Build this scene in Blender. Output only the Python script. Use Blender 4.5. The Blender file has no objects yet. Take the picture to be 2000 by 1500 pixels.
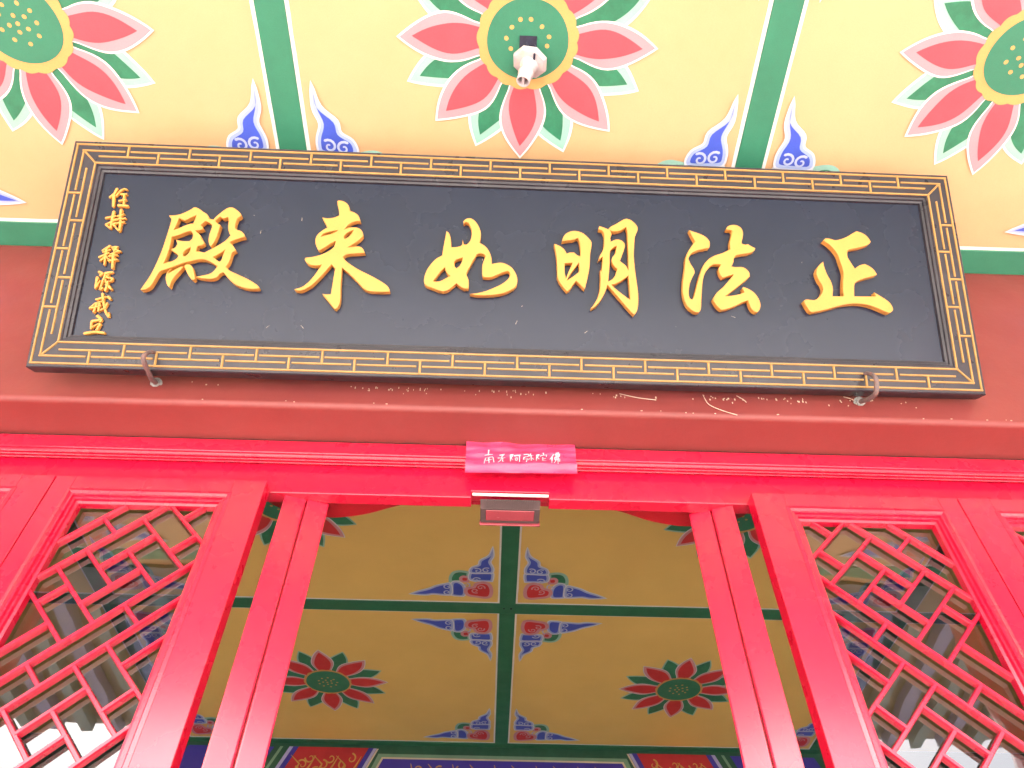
import bpy, bmesh, math, random
from mathutils import Vector, Matrix
from mathutils.geometry import tessellate_polygon

# ------------------------------------------------------------------ camera, sky, sun, exposure
scene = bpy.context.scene
COL = scene.collection
R = math.radians
cam_data = bpy.data.cameras.new("camera")
cam = bpy.data.objects.new("camera", cam_data)
COL.objects.link(cam)
cam_data.sensor_width = 36.0
cam_data.lens = 26.749
cam_data.clip_start = 0.02
cam_data.clip_end = 2000.0
cam.matrix_world = Matrix((
    (0.999541, -0.027147, -0.013411, 0.000000),
    (-0.029331, -0.758189, -0.651375, -1.401027),
    (0.007515, 0.651470, -0.758637, 1.600000),
    (0.0, 0.0, 0.0, 1.0),
))
scene.camera = cam

SUN_ELEV, SUN_AZ = R(55.0), R(188.0)          # azimuth measured from +Y towards +X
world = bpy.data.worlds.new("World")
scene.world = world
world.use_nodes = True
wn = world.node_tree.nodes
wl = world.node_tree.links
bg = wn.get("Background") or wn.new("ShaderNodeBackground")
sky = wn.new("ShaderNodeTexSky")
sky.sky_type = 'NISHITA'
sky.sun_disc = False
sky.sun_elevation = SUN_ELEV
sky.sun_rotation = SUN_AZ
sky.air_density = 1.0
sky.dust_density = 10.0
sky.ozone_density = 1.0
wl.new(sky.outputs[0], bg.inputs[0])
bg.inputs[1].default_value = 0.15

sun_data = bpy.data.lights.new("sun", 'SUN')
sun_data.energy = 1.0
sun_data.angle = R(15.0)
sun_data.color = (1.0, 0.96, 0.9)
sun = bpy.data.objects.new("sun", sun_data)
COL.objects.link(sun)
sd = Vector((math.sin(SUN_AZ) * math.cos(SUN_ELEV), math.cos(SUN_AZ) * math.cos(SUN_ELEV), math.sin(SUN_ELEV)))
sun.rotation_euler = sd.to_track_quat('Z', 'Y').to_euler()
sun.location = (0, -12, 12)

scene.view_settings.view_transform = 'Standard'
scene.view_settings.look = 'None'
scene.view_settings.gamma = 1.0
scene.view_settings.exposure = 2.84
scene.view_settings.use_curve_mapping = False
scene.render.engine = 'CYCLES'
scene.cycles.use_denoising = True
scene.cycles.max_bounces = 10
scene.cycles.diffuse_bounces = 6
scene.cycles.glossy_bounces = 5
scene.cycles.transparent_max_bounces = 12
scene.cycles.sample_clamp_indirect = 8.0
scene.cycles.caustics_reflective = False
scene.cycles.caustics_refractive = False

# ------------------------------------------------------------------ measures (metres)
X0 = 0.03            # axis of the doorway
CEIL = 3.90          # both ceilings
random.seed(4)

# ------------------------------------------------------------------ materials
def mat(name, col, rough=0.5, var=0.08, scale=6.0, bump=0.0, bscale=60.0, coat=0.0, spec=0.5, col2=None, c2amt=0.0,
        c2scale=3.0, detail=6.0, metal=0.0, rvar=0.08, coatr=0.12, grain=0.05, streak=0.0, coatior=1.5):
    m = bpy.data.materials.new(name)
    m.use_nodes = True
    nt = m.node_tree
    n, l = nt.nodes, nt.links
    b = n["Principled BSDF"]
    b.inputs["Roughness"].default_value = rough
    b.inputs["Metallic"].default_value = metal
    b.inputs["Specular IOR Level"].default_value = spec
    b.inputs["Coat Weight"].default_value = coat
    b.inputs["Coat Roughness"].default_value = coatr
    b.inputs["Coat IOR"].default_value = coatior
    geo = n.new("ShaderNodeNewGeometry")
    nz = n.new("ShaderNodeTexNoise")
    nz.inputs["Scale"].default_value = scale
    nz.inputs["Detail"].default_value = detail
    nz.inputs["Roughness"].default_value = 0.6
    l.new(geo.outputs["Position"], nz.inputs["Vector"])
    mp = n.new("ShaderNodeMapRange")
    mp.inputs[1].default_value = 0.25
    mp.inputs[2].default_value = 0.75
    mp.inputs[3].default_value = 1.0 - var
    mp.inputs[4].default_value = 1.0 + var
    l.new(nz.outputs[0], mp.inputs[0])
    mul = n.new("ShaderNodeVectorMath")
    mul.operation = 'SCALE'
    mul.inputs[0].default_value = col
    l.new(mp.outputs[0], mul.inputs["Scale"])
    src = mul.outputs[0]
    if grain > 0:
        ng = n.new("ShaderNodeTexNoise")
        ng.inputs["Scale"].default_value = 330.0
        ng.inputs["Detail"].default_value = 2.0
        l.new(geo.outputs["Position"], ng.inputs["Vector"])
        mg = n.new("ShaderNodeMapRange")
        mg.inputs[1].default_value = 0.25
        mg.inputs[2].default_value = 0.75
        mg.inputs[3].default_value = 1.0 - grain
        mg.inputs[4].default_value = 1.0 + grain
        l.new(ng.outputs[0], mg.inputs[0])
        m2 = n.new("ShaderNodeVectorMath")
        m2.operation = 'SCALE'
        l.new(src, m2.inputs[0])
        l.new(mg.outputs[0], m2.inputs["Scale"])
        src = m2.outputs[0]
    if col2 is not None:
        n2 = n.new("ShaderNodeTexNoise")
        n2.inputs["Scale"].default_value = c2scale
        n2.inputs["Detail"].default_value = 8.0
        n2.inputs["Roughness"].default_value = 0.65
        l.new(geo.outputs["Position"], n2.inputs["Vector"])
        rp = n.new("ShaderNodeMapRange")
        rp.inputs[1].default_value = 0.52
        rp.inputs[2].default_value = 0.72
        rp.inputs[3].default_value = 0.0
        rp.inputs[4].default_value = c2amt
        l.new(n2.outputs[0], rp.inputs[0])
        mx = n.new("ShaderNodeMix")
        mx.data_type = 'RGBA'
        l.new(rp.outputs[0], mx.inputs[0])
        l.new(src, mx.inputs[6])
        mx.inputs[7].default_value = (*col2, 1)
        src = mx.outputs[2]
    l.new(src, b.inputs["Base Color"])
    rm = n.new("ShaderNodeMapRange")
    rm.inputs[1].default_value = 0.3
    rm.inputs[2].default_value = 0.7
    rm.inputs[3].default_value = max(0.02, rough - rvar)
    rm.inputs[4].default_value = min(1.0, rough + rvar)
    n3 = n.new("ShaderNodeTexNoise")
    n3.inputs["Scale"].default_value = scale * 2.3
    n3.inputs["Detail"].default_value = 5.0
    l.new(geo.outputs["Position"], n3.inputs["Vector"])
    l.new(n3.outputs[0], rm.inputs[0])
    l.new(rm.outputs[0], b.inputs["Roughness"])
    if bump > 0:
        nb = n.new("ShaderNodeTexNoise")
        nb.inputs["Scale"].default_value = bscale
        nb.inputs["Detail"].default_value = 4.0
        l.new(geo.outputs["Position"], nb.inputs["Vector"])
        bp = n.new("ShaderNodeBump")
        bp.inputs["Strength"].default_value = bump
        bp.inputs["Distance"].default_value = 0.01
        l.new(nb.outputs[0], bp.inputs["Height"])
        l.new(bp.outputs[0], b.inputs["Normal"])
        if streak > 0:                     # brush marks running with the wood
            mpn = n.new("ShaderNodeVectorMath")
            mpn.operation = 'MULTIPLY'
            mpn.inputs[1].default_value = (150.0, 150.0, 5.0)
            l.new(geo.outputs["Position"], mpn.inputs[0])
            ns = n.new("ShaderNodeTexNoise")
            ns.inputs["Scale"].default_value = 1.0
            ns.inputs["Detail"].default_value = 3.0
            l.new(mpn.outputs[0], ns.inputs["Vector"])
            b2 = n.new("ShaderNodeBump")
            b2.inputs["Strength"].default_value = streak
            b2.inputs["Distance"].default_value = 0.006
            l.new(ns.outputs[0], b2.inputs["Height"])
            l.new(bp.outputs[0], b2.inputs["Normal"])
            l.new(b2.outputs[0], b.inputs["Normal"])
    return m


M = {}
M['yellow'] = mat("ceiling_yellow_paint", (0.65, 0.41, 0.215), 0.6, 0.05, 2.2, 0.05, 90, col2=(0.54, 0.365, 0.165), c2amt=0.5, c2scale=0.9)
M['hallyellow'] = mat("hall_ceiling_ochre_paint", (0.79, 0.555, 0.17), 0.6, 0.06, 2.2, 0.05, 90)
M['hallgreen'] = mat("hall_strip_green_paint", (0.028, 0.165, 0.085), 0.55, 0.15, 7, 0.08, 80)
M['green'] = mat("strip_green_paint", (0.032, 0.205, 0.118), 0.55, 0.12, 7, 0.08, 80)
M['white'] = mat("white_line_paint", (0.80, 0.80, 0.80), 0.55, 0.05, 9)
M['pink'] = mat("petal_pink_paint", (0.62, 0.30, 0.335), 0.55, 0.05, 9)
M['petalred'] = mat("petal_red_paint", (0.68, 0.080, 0.105), 0.5, 0.08, 9)
M['hallpetal'] = mat('hall_petal_red_paint', (0.60, 0.038, 0.045), 0.5, 0.08, 9)
M['leafpale'] = mat("leaf_pale_green_paint", (0.30, 0.56, 0.47), 0.55, 0.07, 9)
M['leaf'] = mat("leaf_green_paint", (0.028, 0.20, 0.105), 0.5, 0.22, 26)
M['ringgold'] = mat("ring_ochre_paint", (0.60, 0.36, 0.12), 0.55, 0.06, 9)
M['blue'] = mat("cloud_blue_paint", (0.055, 0.10, 0.55), 0.5, 0.10, 12)
M['bluepale'] = mat("cloud_pale_blue_paint", (0.36, 0.46, 0.74), 0.55, 0.06, 9)
M['bluewhite'] = mat("cloud_rim_paint", (0.66, 0.70, 0.78), 0.55, 0.05, 9)
M['curl'] = mat('cloud_curl_paint', (0.46, 0.54, 0.76), 0.55, 0.06, 9)
M['red'] = mat("door_red_gloss_paint", (0.60, 0.0060, 0.042), 0.28, 0.05, 5, 0.03, 16, spec=0.35, rvar=0.03, coat=0.95, coatr=0.19, coatior=1.66, streak=0.04, grain=0.06,
               col2=(0.50, 0.014, 0.03), c2amt=0.3, c2scale=1.6)
M['redwearshade'] = mat("shaded_worn_red_paint", (0.42, 0.008, 0.018), 0.45, 0.1, 14, 0.2, 60)  # worn red, darkened to put the shade behind the lintel into the colour
M['maroon'] = mat("beam_maroon_paint", (0.24, 0.046, 0.043), 0.4, 0.10, 3, 0.08, 35,
                  col2=(0.27, 0.062, 0.058), c2amt=0.7, c2scale=1.6)
M['black'] = mat("sign_black_lacquer", (0.009, 0.015, 0.036), 0.27, 0.10, 2.5, 0.006, 14, coat=0.1, spec=0.42, rvar=0.02, grain=0.0)
M['blackframe'] = mat("frame_black_lacquer", (0.026, 0.024, 0.032), 0.33, 0.25, 9, 0.05, 50,
                      col2=(0.05, 0.047, 0.055), c2amt=0.4, c2scale=9)
M['gold'] = mat("character_gold_paint", (0.63, 0.305, 0.064), 0.45, 0.06, 10, 0.04, 90)
M['goldline'] = mat("fret_gold_paint", (0.40, 0.235, 0.072), 0.5, 0.16, 22, 0.1, 150,
                    col2=(0.40, 0.22, 0.06), c2amt=0.7, c2scale=14)
M['shadedirt'] = mat('joint_shade_dirt', (0.035, 0.014, 0.012), 0.9, 0.3, 40)
M['iron'] = mat("rusty_iron", (0.16, 0.12, 0.115), 0.6, 0.3, 60, 0.3, 200, col2=(0.26, 0.10, 0.06), c2amt=0.8, c2scale=45)
M['zinc'] = mat("galvanised_nut", (0.30, 0.31, 0.30), 0.5, 0.2, 60, 0.2, 200)
M['plastic'] = mat("white_plastic", (0.50, 0.48, 0.50), 0.4, 0.06, 30, col2=(0.74, 0.58, 0.30), c2amt=0.6, c2scale=22)
M['whitebar'] = mat('white_bar_plastic', (0.78, 0.75, 0.74), 0.4, 0.05, 30)
M['dark'] = mat("dark_void", (0.02, 0.022, 0.045), 0.7, 0.3, 40)
M['banner'] = mat("pink_plastic_banner", (0.70, 0.055, 0.16), 0.32, 0.1, 12, 0.1, 40, coat=0.3,
                  col2=(0.66, 0.02, 0.06), c2amt=0.6, c2scale=9)
M['print'] = mat("banner_white_print", (0.78, 0.60, 0.66), 0.5, 0.12, 60)
M['greyplastic'] = mat("grey_brown_plastic", (0.10, 0.066, 0.068), 0.45, 0.15, 30)
M['greyrib'] = mat('grille_rib_plastic', (0.10, 0.07, 0.07), 0.5, 0.1, 30)
M['lens'] = mat("pink_lens", (0.36, 0.06, 0.08), 0.2, 0.08, 20, coat=0.5)
M['stone'] = mat("floor_stone", (0.46, 0.44, 0.41), 0.6, 0.12, 1.5, 0.1, 20)
M['paving'] = mat("courtyard_paving", (0.60, 0.58, 0.55), 0.8, 0.12, 1.2, 0.1, 20)
M['earth'] = mat("earth_and_grass", (0.085, 0.095, 0.05), 0.9, 0.3, 0.4)
M['plaster'] = mat("hall_plaster", (0.62, 0.52, 0.38), 0.7, 0.06, 2)
M['eave'] = mat("eave_brown_paint", (0.075, 0.065, 0.095), 0.55, 0.15, 4)
M['rafter'] = mat("rafter_green_paint", (0.07, 0.13, 0.17), 0.5, 0.15, 6)
M['rafterblue'] = mat('rafter_blue_paint', (0.11, 0.12, 0.28), 0.5, 0.15, 6)
M['tile'] = mat("roof_tile_glaze", (0.45, 0.24, 0.04), 0.35, 0.2, 6)
M['darkgreen'] = mat("hall_beam_dark_green", (0.018, 0.085, 0.05), 0.5, 0.2, 12)
M['hallblue'] = mat("hall_beam_blue", (0.045, 0.035, 0.32), 0.5, 0.12, 12)
M['hallred'] = mat("hall_beam_red", (0.42, 0.022, 0.03), 0.5, 0.12, 12)
M['hallgold'] = mat("hall_beam_gold", (0.50, 0.30, 0.07), 0.5, 0.2, 22)
M['halllav'] = mat("hall_beam_lavender", (0.36, 0.36, 0.62), 0.5, 0.1, 12)
M['hallpale'] = mat("hall_beam_pale_green", (0.16, 0.30, 0.20), 0.5, 0.1, 12)
M['hallcream'] = mat("hall_beam_cream", (0.56, 0.48, 0.36), 0.5, 0.1, 12)
M['fleck'] = mat("plaster_fleck", (0.66, 0.56, 0.44), 0.8, 0.1, 50)
M['straw'] = mat("pale_straw", (0.66, 0.52, 0.42), 0.7, 0.1, 50)


def glass_mat():
    m = bpy.data.materials.new("window_glass")
    m.use_nodes = True
    n, l = m.node_tree.nodes, m.node_tree.links
    n.remove(n["Principled BSDF"])
    out = n["Material Output"]
    tr = n.new("ShaderNodeBsdfTransparent")
    tr.inputs[0].default_value = (0.30, 0.34, 0.41, 1)
    gl = n.new("ShaderNodeBsdfGlossy")
    gl.inputs["Roughness"].default_value = 0.015
    fr = n.new("ShaderNodeFresnel")
    fr.inputs[0].default_value = 1.52
    geo = n.new("ShaderNodeNewGeometry")
    nz = n.new("ShaderNodeTexNoise")
    nz.inputs["Scale"].default_value = 3.0
    l.new(geo.outputs["Position"], nz.inputs["Vector"])
    bp = n.new("ShaderNodeBump")
    bp.inputs["Strength"].default_value = 0.06
    bp.inputs["Distance"].default_value = 0.02
    l.new(nz.outputs[0], bp.inputs["Height"])
    l.new(bp.outputs[0], gl.inputs["Normal"])
    ml = n.new("ShaderNodeMath")
    ml.operation = 'MULTIPLY_ADD'
    ml.inputs[1].default_value = 3.0
    ml.inputs[2].default_value = 0.02
    ml.use_clamp = True
    l.new(fr.outputs[0], ml.inputs[0])
    mx = n.new("ShaderNodeMixShader")
    l.new(ml.outputs[0], mx.inputs[0])
    l.new(tr.outputs[0], mx.inputs[1])
    l.new(gl.outputs[0], mx.inputs[2])
    l.new(mx.outputs[0], out.inputs[0])
    return m


M['glass'] = glass_mat()

# ------------------------------------------------------------------ helpers
def empty(name, loc=(0, 0, 0), mw=None):
    o = bpy.data.objects.new(name, None)
    COL.objects.link(o)
    if mw is not None:
        o.matrix_world = mw
    else:
        o.location = loc
    return o


def tag(o, label, cat, group=None):
    o['label'] = label
    o['category'] = cat
    if group:
        o['group'] = group
    return o


def struct(o):
    o['kind'] = 'structure'
    return o


def link(name, me, parent=None, loc=None, smooth=False):
    o = bpy.data.objects.new(name, me)
    COL.objects.link(o)
    if parent is not None:
        o.parent = parent
    if loc is not None:
        o.location = loc
    return o


class MB:
    """collects faces with material indices; coordinates are local to the parent"""
    def __init__(self):
        self.v, self.f, self.mi, self.mats = [], [], [], []

    def m(self, key):
        if key not in self.mats:
            self.mats.append(key)
        return self.mats.index(key)

    def poly(self, pts, key):
        i = len(self.v)
        self.v += [tuple(p) for p in pts]
        self.f.append(tuple(range(i, i + len(pts))))
        self.mi.append(self.m(key))

    def box(self, a, b, key):
        x0, y0, z0 = a
        x1, y1, z1 = b
        i = len(self.v)
        self.v += [(x0, y0, z0), (x1, y0, z0), (x1, y1, z0), (x0, y1, z0), (x0, y0, z1), (x1, y0, z1), (x1, y1, z1), (x0, y1, z1)]
        for q in ((0, 3, 2, 1), (4, 5, 6, 7), (0, 1, 5, 4), (1, 2, 6, 5), (2, 3, 7, 6), (3, 0, 4, 7)):
            self.f.append(tuple(i + k for k in q))
            self.mi.append(self.m(key))
        return self

    def prism(self, prof, a, b, axis, key):
        """profile (p,q) extruded along axis from a to b; axis 'x': (p,q)=(y,z), 'y': (x,z), 'z': (x,y)"""
        def P(p, q, t):
            return {'x': (t, p, q), 'y': (p, t, q), 'z': (p, q, t)}[axis]
        n = len(prof)
        i = len(self.v)
        self.v += [P(p, q, a) for p, q in prof] + [P(p, q, b) for p, q in prof]
        k = self.m(key)
        for j in range(n):
            j2 = (j + 1) % n
            self.f.append((i + j, i + j2, i + n + j2, i + n + j))
            self.mi.append(k)
        tris = tessellate_polygon([[Vector((p, q, 0)) for p, q in prof]])
        for t in tris:
            self.f.append(tuple(i + q for q in t))
            self.mi.append(k)
            self.f.append(tuple(i + n + q for q in reversed(t)))
            self.mi.append(k)
        return self

    def flat(self, loops, z, key):
        """filled outline with holes in the local XY plane at height z"""
        vl = [[Vector((p[0], p[1], 0)) for p in lp] for lp in loops]
        tris = tessellate_polygon(vl)
        i = len(self.v)
        for lp in loops:
            self.v += [(p[0], p[1], z) for p in lp]
        k = self.m(key)
        for t in tris:
            self.f.append(tuple(i + q for q in t))
            self.mi.append(k)
        return self

    def tube(self, pts, rad, key, sides=8, caps=True):
        n = len(pts)
        pts = [Vector(p) for p in pts]
        rads = rad if isinstance(rad, (list, tuple)) else [rad] * n
        i = len(self.v)
        k = self.m(key)
        up = None
        for j, p in enumerate(pts):
            d = (pts[min(j + 1, n - 1)] - pts[max(j - 1, 0)]).normalized()
            if up is None:
                up = Vector((0, 0, 1)) if abs(d.z) < 0.9 else Vector((1, 0, 0))
            s = d.cross(up).normalized()
            up = s.cross(d).normalized()
            for q in range(sides):
                a = 2 * math.pi * q / sides
                self.v.append(tuple(p + (s * math.cos(a) + up * math.sin(a)) * rads[j]))
        for j in range(n - 1):
            for q in range(sides):
                q2 = (q + 1) % sides
                self.f.append((i + j * sides + q, i + j * sides + q2, i + (j + 1) * sides + q2, i + (j + 1) * sides + q))
                self.mi.append(k)
        if caps:
            self.f.append(tuple(i + q for q in reversed(range(sides))))
            self.f.append(tuple(i + (n - 1) * sides + q for q in range(sides)))
            self.mi += [k, k]
        return self

    def mesh(self, name, bevel=0.0, seg=2, smooth=False):
        me = bpy.data.meshes.new(name)
        me.from_pydata(self.v, [], self.f)
        for k in self.mats:
            me.materials.append(M[k])
        me.polygons.foreach_set("material_index", self.mi)
        bm = bmesh.new()
        bm.from_mesh(me)
        bmesh.ops.remove_doubles(bm, verts=bm.verts, dist=1e-6)
        bmesh.ops.recalc_face_normals(bm, faces=bm.faces)
        if bevel > 0:
            es = [e for e in bm.edges if len(e.link_faces) == 2 and e.calc_face_angle(0) > 0.5]
            bmesh.ops.bevel(bm, geom=es, offset=bevel, segments=seg, affect='EDGES', profile=0.6, clamp_overlap=True)
        if smooth:
            for f in bm.faces:
                f.smooth = True
        bm.to_mesh(me)
        bm.free()
        me.update()
        return me

    def build(self, name, parent=None, bevel=0.0, seg=2, smooth=False, loc=None):
        return link(name, self.mesh(name, bevel, seg, smooth), parent, loc)


def smooth_loop(pts, n=4, corner=50.0, closed=True):
    """Catmull-Rom through the points, keeping sharp corners sharp"""
    P = [Vector((p[0], p[1])) for p in pts]
    N = len(P)
    def is_corner(i):
        if not closed and i in (0, N - 1):
            return True
        a, b = P[i] - P[i - 1], P[(i + 1) % N] - P[i]
        if a.length < 1e-9 or b.length < 1e-9:
            return True
        return math.degrees(a.angle(b)) > corner
    C = [is_corner(i) for i in range(N)]
    out = []
    for i in range(N if closed else N - 1):
        p1, p2 = P[i], P[(i + 1) % N]
        p0 = P[i - 1] if (closed or i > 0) else p1
        p3 = P[(i + 2) % N] if (closed or i < N - 2) else p2
        t1 = (p2 - p0) * 0.5 if not C[i] else (p2 - p1)
        t2 = (p3 - p1) * 0.5 if not C[(i + 1) % N] else (p2 - p1)
        L = (p2 - p1).length
        if t1.length > 1.3 * L:
            t1 = t1.normalized() * 1.3 * L
        if t2.length > 1.3 * L:
            t2 = t2.normalized() * 1.3 * L
        for k in range(n):
            t = k / n
            h1, h2, h3, h4 = 2*t**3-3*t**2+1, -2*t**3+3*t**2, t**3-2*t**2+t, t**3-t**2
            out.append(tuple(p1*h1 + p2*h2 + t1*h3 + t2*h4))
    if not closed:
        out.append(tuple(P[-1]))
    return out


def area(pts):
    return 0.5 * sum(pts[i-1][0]*pts[i][1] - pts[i][0]*pts[i-1][1] for i in range(len(pts)))


def offset(pts, d):
    """move an outline outwards by d (inwards when negative)"""
    s = 1.0 if area(pts) > 0 else -1.0
    P = [Vector(p) for p in pts]
    out = []
    n = len(P)
    for i in range(n):
        a, b = (P[i] - P[i-1]), (P[(i+1) % n] - P[i])
        if a.length < 1e-9: a = b
        if b.length < 1e-9: b = a
        na, nb = Vector((a.y, -a.x)).normalized()*s, Vector((b.y, -b.x)).normalized()*s
        m = na + nb
        if m.length < 0.3:
            m = na
        m.normalize()
        c = max(0.55, m.dot(na))
        out.append(tuple(P[i] + m * (d / c)))
    return out


def ribbon(pts, w0, w1=None, n=5, tip=1.0):
    """flat brush stroke outline round a polyline; widths full"""
    w1 = w0 if w1 is None else w1
    c = smooth_loop(pts, n, 75, closed=False)
    P = [Vector(p) for p in c]
    N = len(P)
    L, Rr = [], []
    for i, p in enumerate(P):
        d = (P[min(i+1, N-1)] - P[max(i-1, 0)]).normalized()
        s = Vector((-d.y, d.x))
        t = i / (N - 1)
        w = (w0 + (w1 - w0) * t) * 0.5
        L.append(tuple(p + s*w))
        Rr.append(tuple(p - s*w))
    d0, d1 = (P[1]-P[0]).normalized(), (P[-1]-P[-2]).normalized()
    a = tuple(P[0] - d0*w0*0.4*tip)
    b = tuple(P[-1] + d1*w1*0.4*tip)
    return [a] + L + [b] + Rr[::-1]


def spiral(cx, cy, r, turns=1.4, start=0.0, sgn=1, n=16):
    return [(cx + r*(1-0.82*k/n)*math.cos(start+sgn*turns*2*math.pi*k/n), cy + r*(1-0.82*k/n)*math.sin(start+sgn*turns*2*math.pi*k/n)) for k in range(n+1)]


def box_obj(name, a, b, key, parent=None, bevel=0.0):
    return MB().box(a, b, key).build(name, parent, bevel)


# ------------------------------------------------------------------ ground and floors
g = MB(); g.poly([(-300, -300, -0.60), (300, -300, -0.60), (300, 300, -0.60), (-300, 300, -0.60)], 'earth')
struct(g.build('ground'))
struct(box_obj('courtyard', (-30, -26.0, -0.596), (30, 2.0, -0.55), 'paving'))
struct(box_obj('porch_floor', (-5.0, -3.3, -0.54), (5.0, 0.10, 0.0), 'stone'))
struct(box_obj('hall_floor', (-5.0, 0.104, -0.54), (5.0, 8.4, 0.0), 'stone'))
for k, y in enumerate((-3.62, -3.94)):
    struct(box_obj('step', (-2.4, y, -0.54), (2.4, y+0.316, -0.18-0.18*k), 'stone'))

# hall shell
struct(box_obj('wall_left', (-4.8, 0.35, 0.004), (-4.6, 8.2, 4.3), 'plaster'))
struct(box_obj('wall_right', (4.6, 0.35, 0.004), (4.8, 8.2, 4.3), 'plaster'))
struct(box_obj('wall_back', (-4.8, 8.204, 0.004), (4.8, 8.4, 4.3), 'plaster'))

# ------------------------------------------------------------------ painted motifs (shared meshes, local XY, seen from below: layers go down)
def petal_loop(r0, r1, hw, n=16, base=0.6, belly=0.5):
    """pointed petal along +X from r0 to r1, half width hw"""
    up = []
    for k in range(n+1):
        t = k/n
        w = hw * (base*(1-t)**2 + (math.sin(math.pi*min(1.0, t**0.82)))**0.85 * (1-0.15*t)) if t < 1 else 0.0
        w = min(w, hw)
        up.append((r0 + (r1-r0)*t, w))
    up = []
    for k in range(n+1):
        r = r0 + (r1-r0)*k/n
        t = (r-0.14)/(r1-0.14)
        if t < 0.38:
            w = hw*(base + (1-base)*math.sin(math.pi/2*max(0.0, t)/0.38))
        else:
            w = hw*(1-((t-0.38)/0.62)**1.75)
        up.append((r, w))
    return [(x, w) for x, w in up] + [(x, -w) for x, w in up[-2::-1]]


def jitter_loop(lp, a, seed):
    rg = random.Random(seed)
    ph = [rg.uniform(0, 6.28) for _ in range(4)]
    return [(x + a*math.sin(40*y+ph[0]), y + a*math.sin(33*x+ph[1])) for x, y in lp]


def petal_mesh(seed, hall=False):
    mb = MB()
    if hall:
        for (r1, hw, z, key) in ((0.372, 0.066, -0.0030, 'bluewhite'), (0.366, 0.061, -0.0036, 'pink'), (0.342, 0.047, -0.0042, 'hallpetal')):
            mb.flat([jitter_loop(petal_loop(0.100, r1, hw, base=0.62), 0.0022, seed)], z, key)
        return mb.mesh("petal")
    base = jitter_loop(petal_loop(0.100, 0.376, 0.0705, base=0.64), 0.0022, seed)
    mb.flat([base], -0.0030, 'white')
    mb.flat([jitter_loop(petal_loop(0.100, 0.367, 0.0645, base=0.64), 0.0022, seed)], -0.0036, 'pink')
    mb.flat([jitter_loop(petal_loop(0.100, 0.330, 0.0425, base=0.68), 0.0022, seed+9)], -0.0042, 'petalred')
    return mb.mesh("petal")


def leaf_mesh(seed, hall=False):
    mb = MB()
    if hall:
        for (r1, hw, z, key) in ((0.376, 0.066, -0.0012, 'leafpale'), (0.362, 0.055, -0.0018, 'leaf')):
            mb.flat([jitter_loop(petal_loop(0.110, r1, hw, base=0.7), 0.003, seed)], z, key)
        return mb.mesh("leaf")
    mb.flat([jitter_loop(petal_loop(0.110, 0.378, 0.070, base=0.6), 0.003, seed)], -0.0012, 'white')
    mb.flat([jitter_loop(petal_loop(0.110, 0.368, 0.063, base=0.6), 0.003, seed)], -0.0018, 'leafpale')
    mb.flat([jitter_loop(petal_loop(0.110, 0.335, 0.042, base=0.8), 0.003, seed)], -0.0024, 'leaf')
    return mb.mesh("leaf")


PETALS = [petal_mesh(k) for k in range(4)]
LEAVES = [leaf_mesh(k+20) for k in range(4)]
HPETALS = [petal_mesh(k+40, True) for k in range(4)]
HLEAVES = [leaf_mesh(k+60, True) for k in range(4)]
ring = [((0.141+0.006*abs(math.sin(17*a/2+0.4*math.sin(3*a))))*math.cos(a), (0.141+0.006*abs(math.sin(17*a/2+0.4*math.sin(3*a))))*math.sin(a)) for a in [2*math.pi*k/136 for k in range(136)]]
RING = MB().flat([ring], -0.0048, 'ringgold').mesh("seed_ring")
disc = [((0.117+0.002*math.sin(3*a))*math.cos(a), (0.117+0.002*math.cos(2*a))*math.sin(a)) for a in [2*math.pi*k/56 for k in range(56)]]
DISC = MB().flat([disc], -0.0054, 'leaf2' if 'leaf2' in M else 'green').mesh("seed_pod")
SEED = MB().flat([[(0.0062*math.cos(2*math.pi*k/12), 0.0068*math.sin(2*math.pi*k/12)) for k in range(12)]], -0.0060, 'ringgold').mesh("seed")


def lotus(parent, x, y, rot=0.0, seeds='disc', sx=1.0, sy=0.965, rnd=0, hall=False):
    rg = random.Random(rnd)
    root = link('lotus_flower', RING, parent, (x, y, CEIL))
    root.rotation_euler.z = rot
    root.scale = (sx, sy, 1)
    for k in range(8):
        o = link('petal', (HPETALS if hall else PETALS)[(k*3+rnd) % 4], root)
        o.rotation_euler.z = math.pi/4*k + rg.uniform(-0.03, 0.03)
        s = rg.uniform(0.98, 1.01)
        o.location.z = -0.00006*k
        o.scale = (s, rg.uniform(0.94, 1.05), 1)
        o = link('leaf', (HLEAVES if hall else LEAVES)[(k+rnd) % 4], root)
        o.rotation_euler.z = math.pi/4*(k+0.5) + rg.uniform(-0.05, 0.05)
        o.scale = (rg.uniform(0.97, 1.0), rg.uniform(0.95, 1.05), 1)
        o.location.z = -0.00006*k
    o = link('seed_pod', DISC, root)
    if hall:
        o.scale = (1.13, 1.13, 1)
    if seeds == 'disc':
        pts = [(0, 0)] + [(0.026*math.cos(2*math.pi*k/5+0.5), 0.026*math.sin(2*math.pi*k/5+0.5)) for k in range(5)] + \
              [(0.055*math.cos(2*math.pi*k/9), 0.055*math.sin(2*math.pi*k/9)) for k in range(9)]
    else:
        pts = [(0.058*math.cos(2*math.pi*k/11+0.3), 0.058*math.sin(2*math.pi*k/11+0.3)) for k in range(11)]
    for px, py in pts:
        o = link('seed', SEED, root, (px + rg.uniform(-.004, .004), py + rg.uniform(-.004, .004), 0))
        o.rotation_euler.z = rg.uniform(0, 3)
    return root


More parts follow.
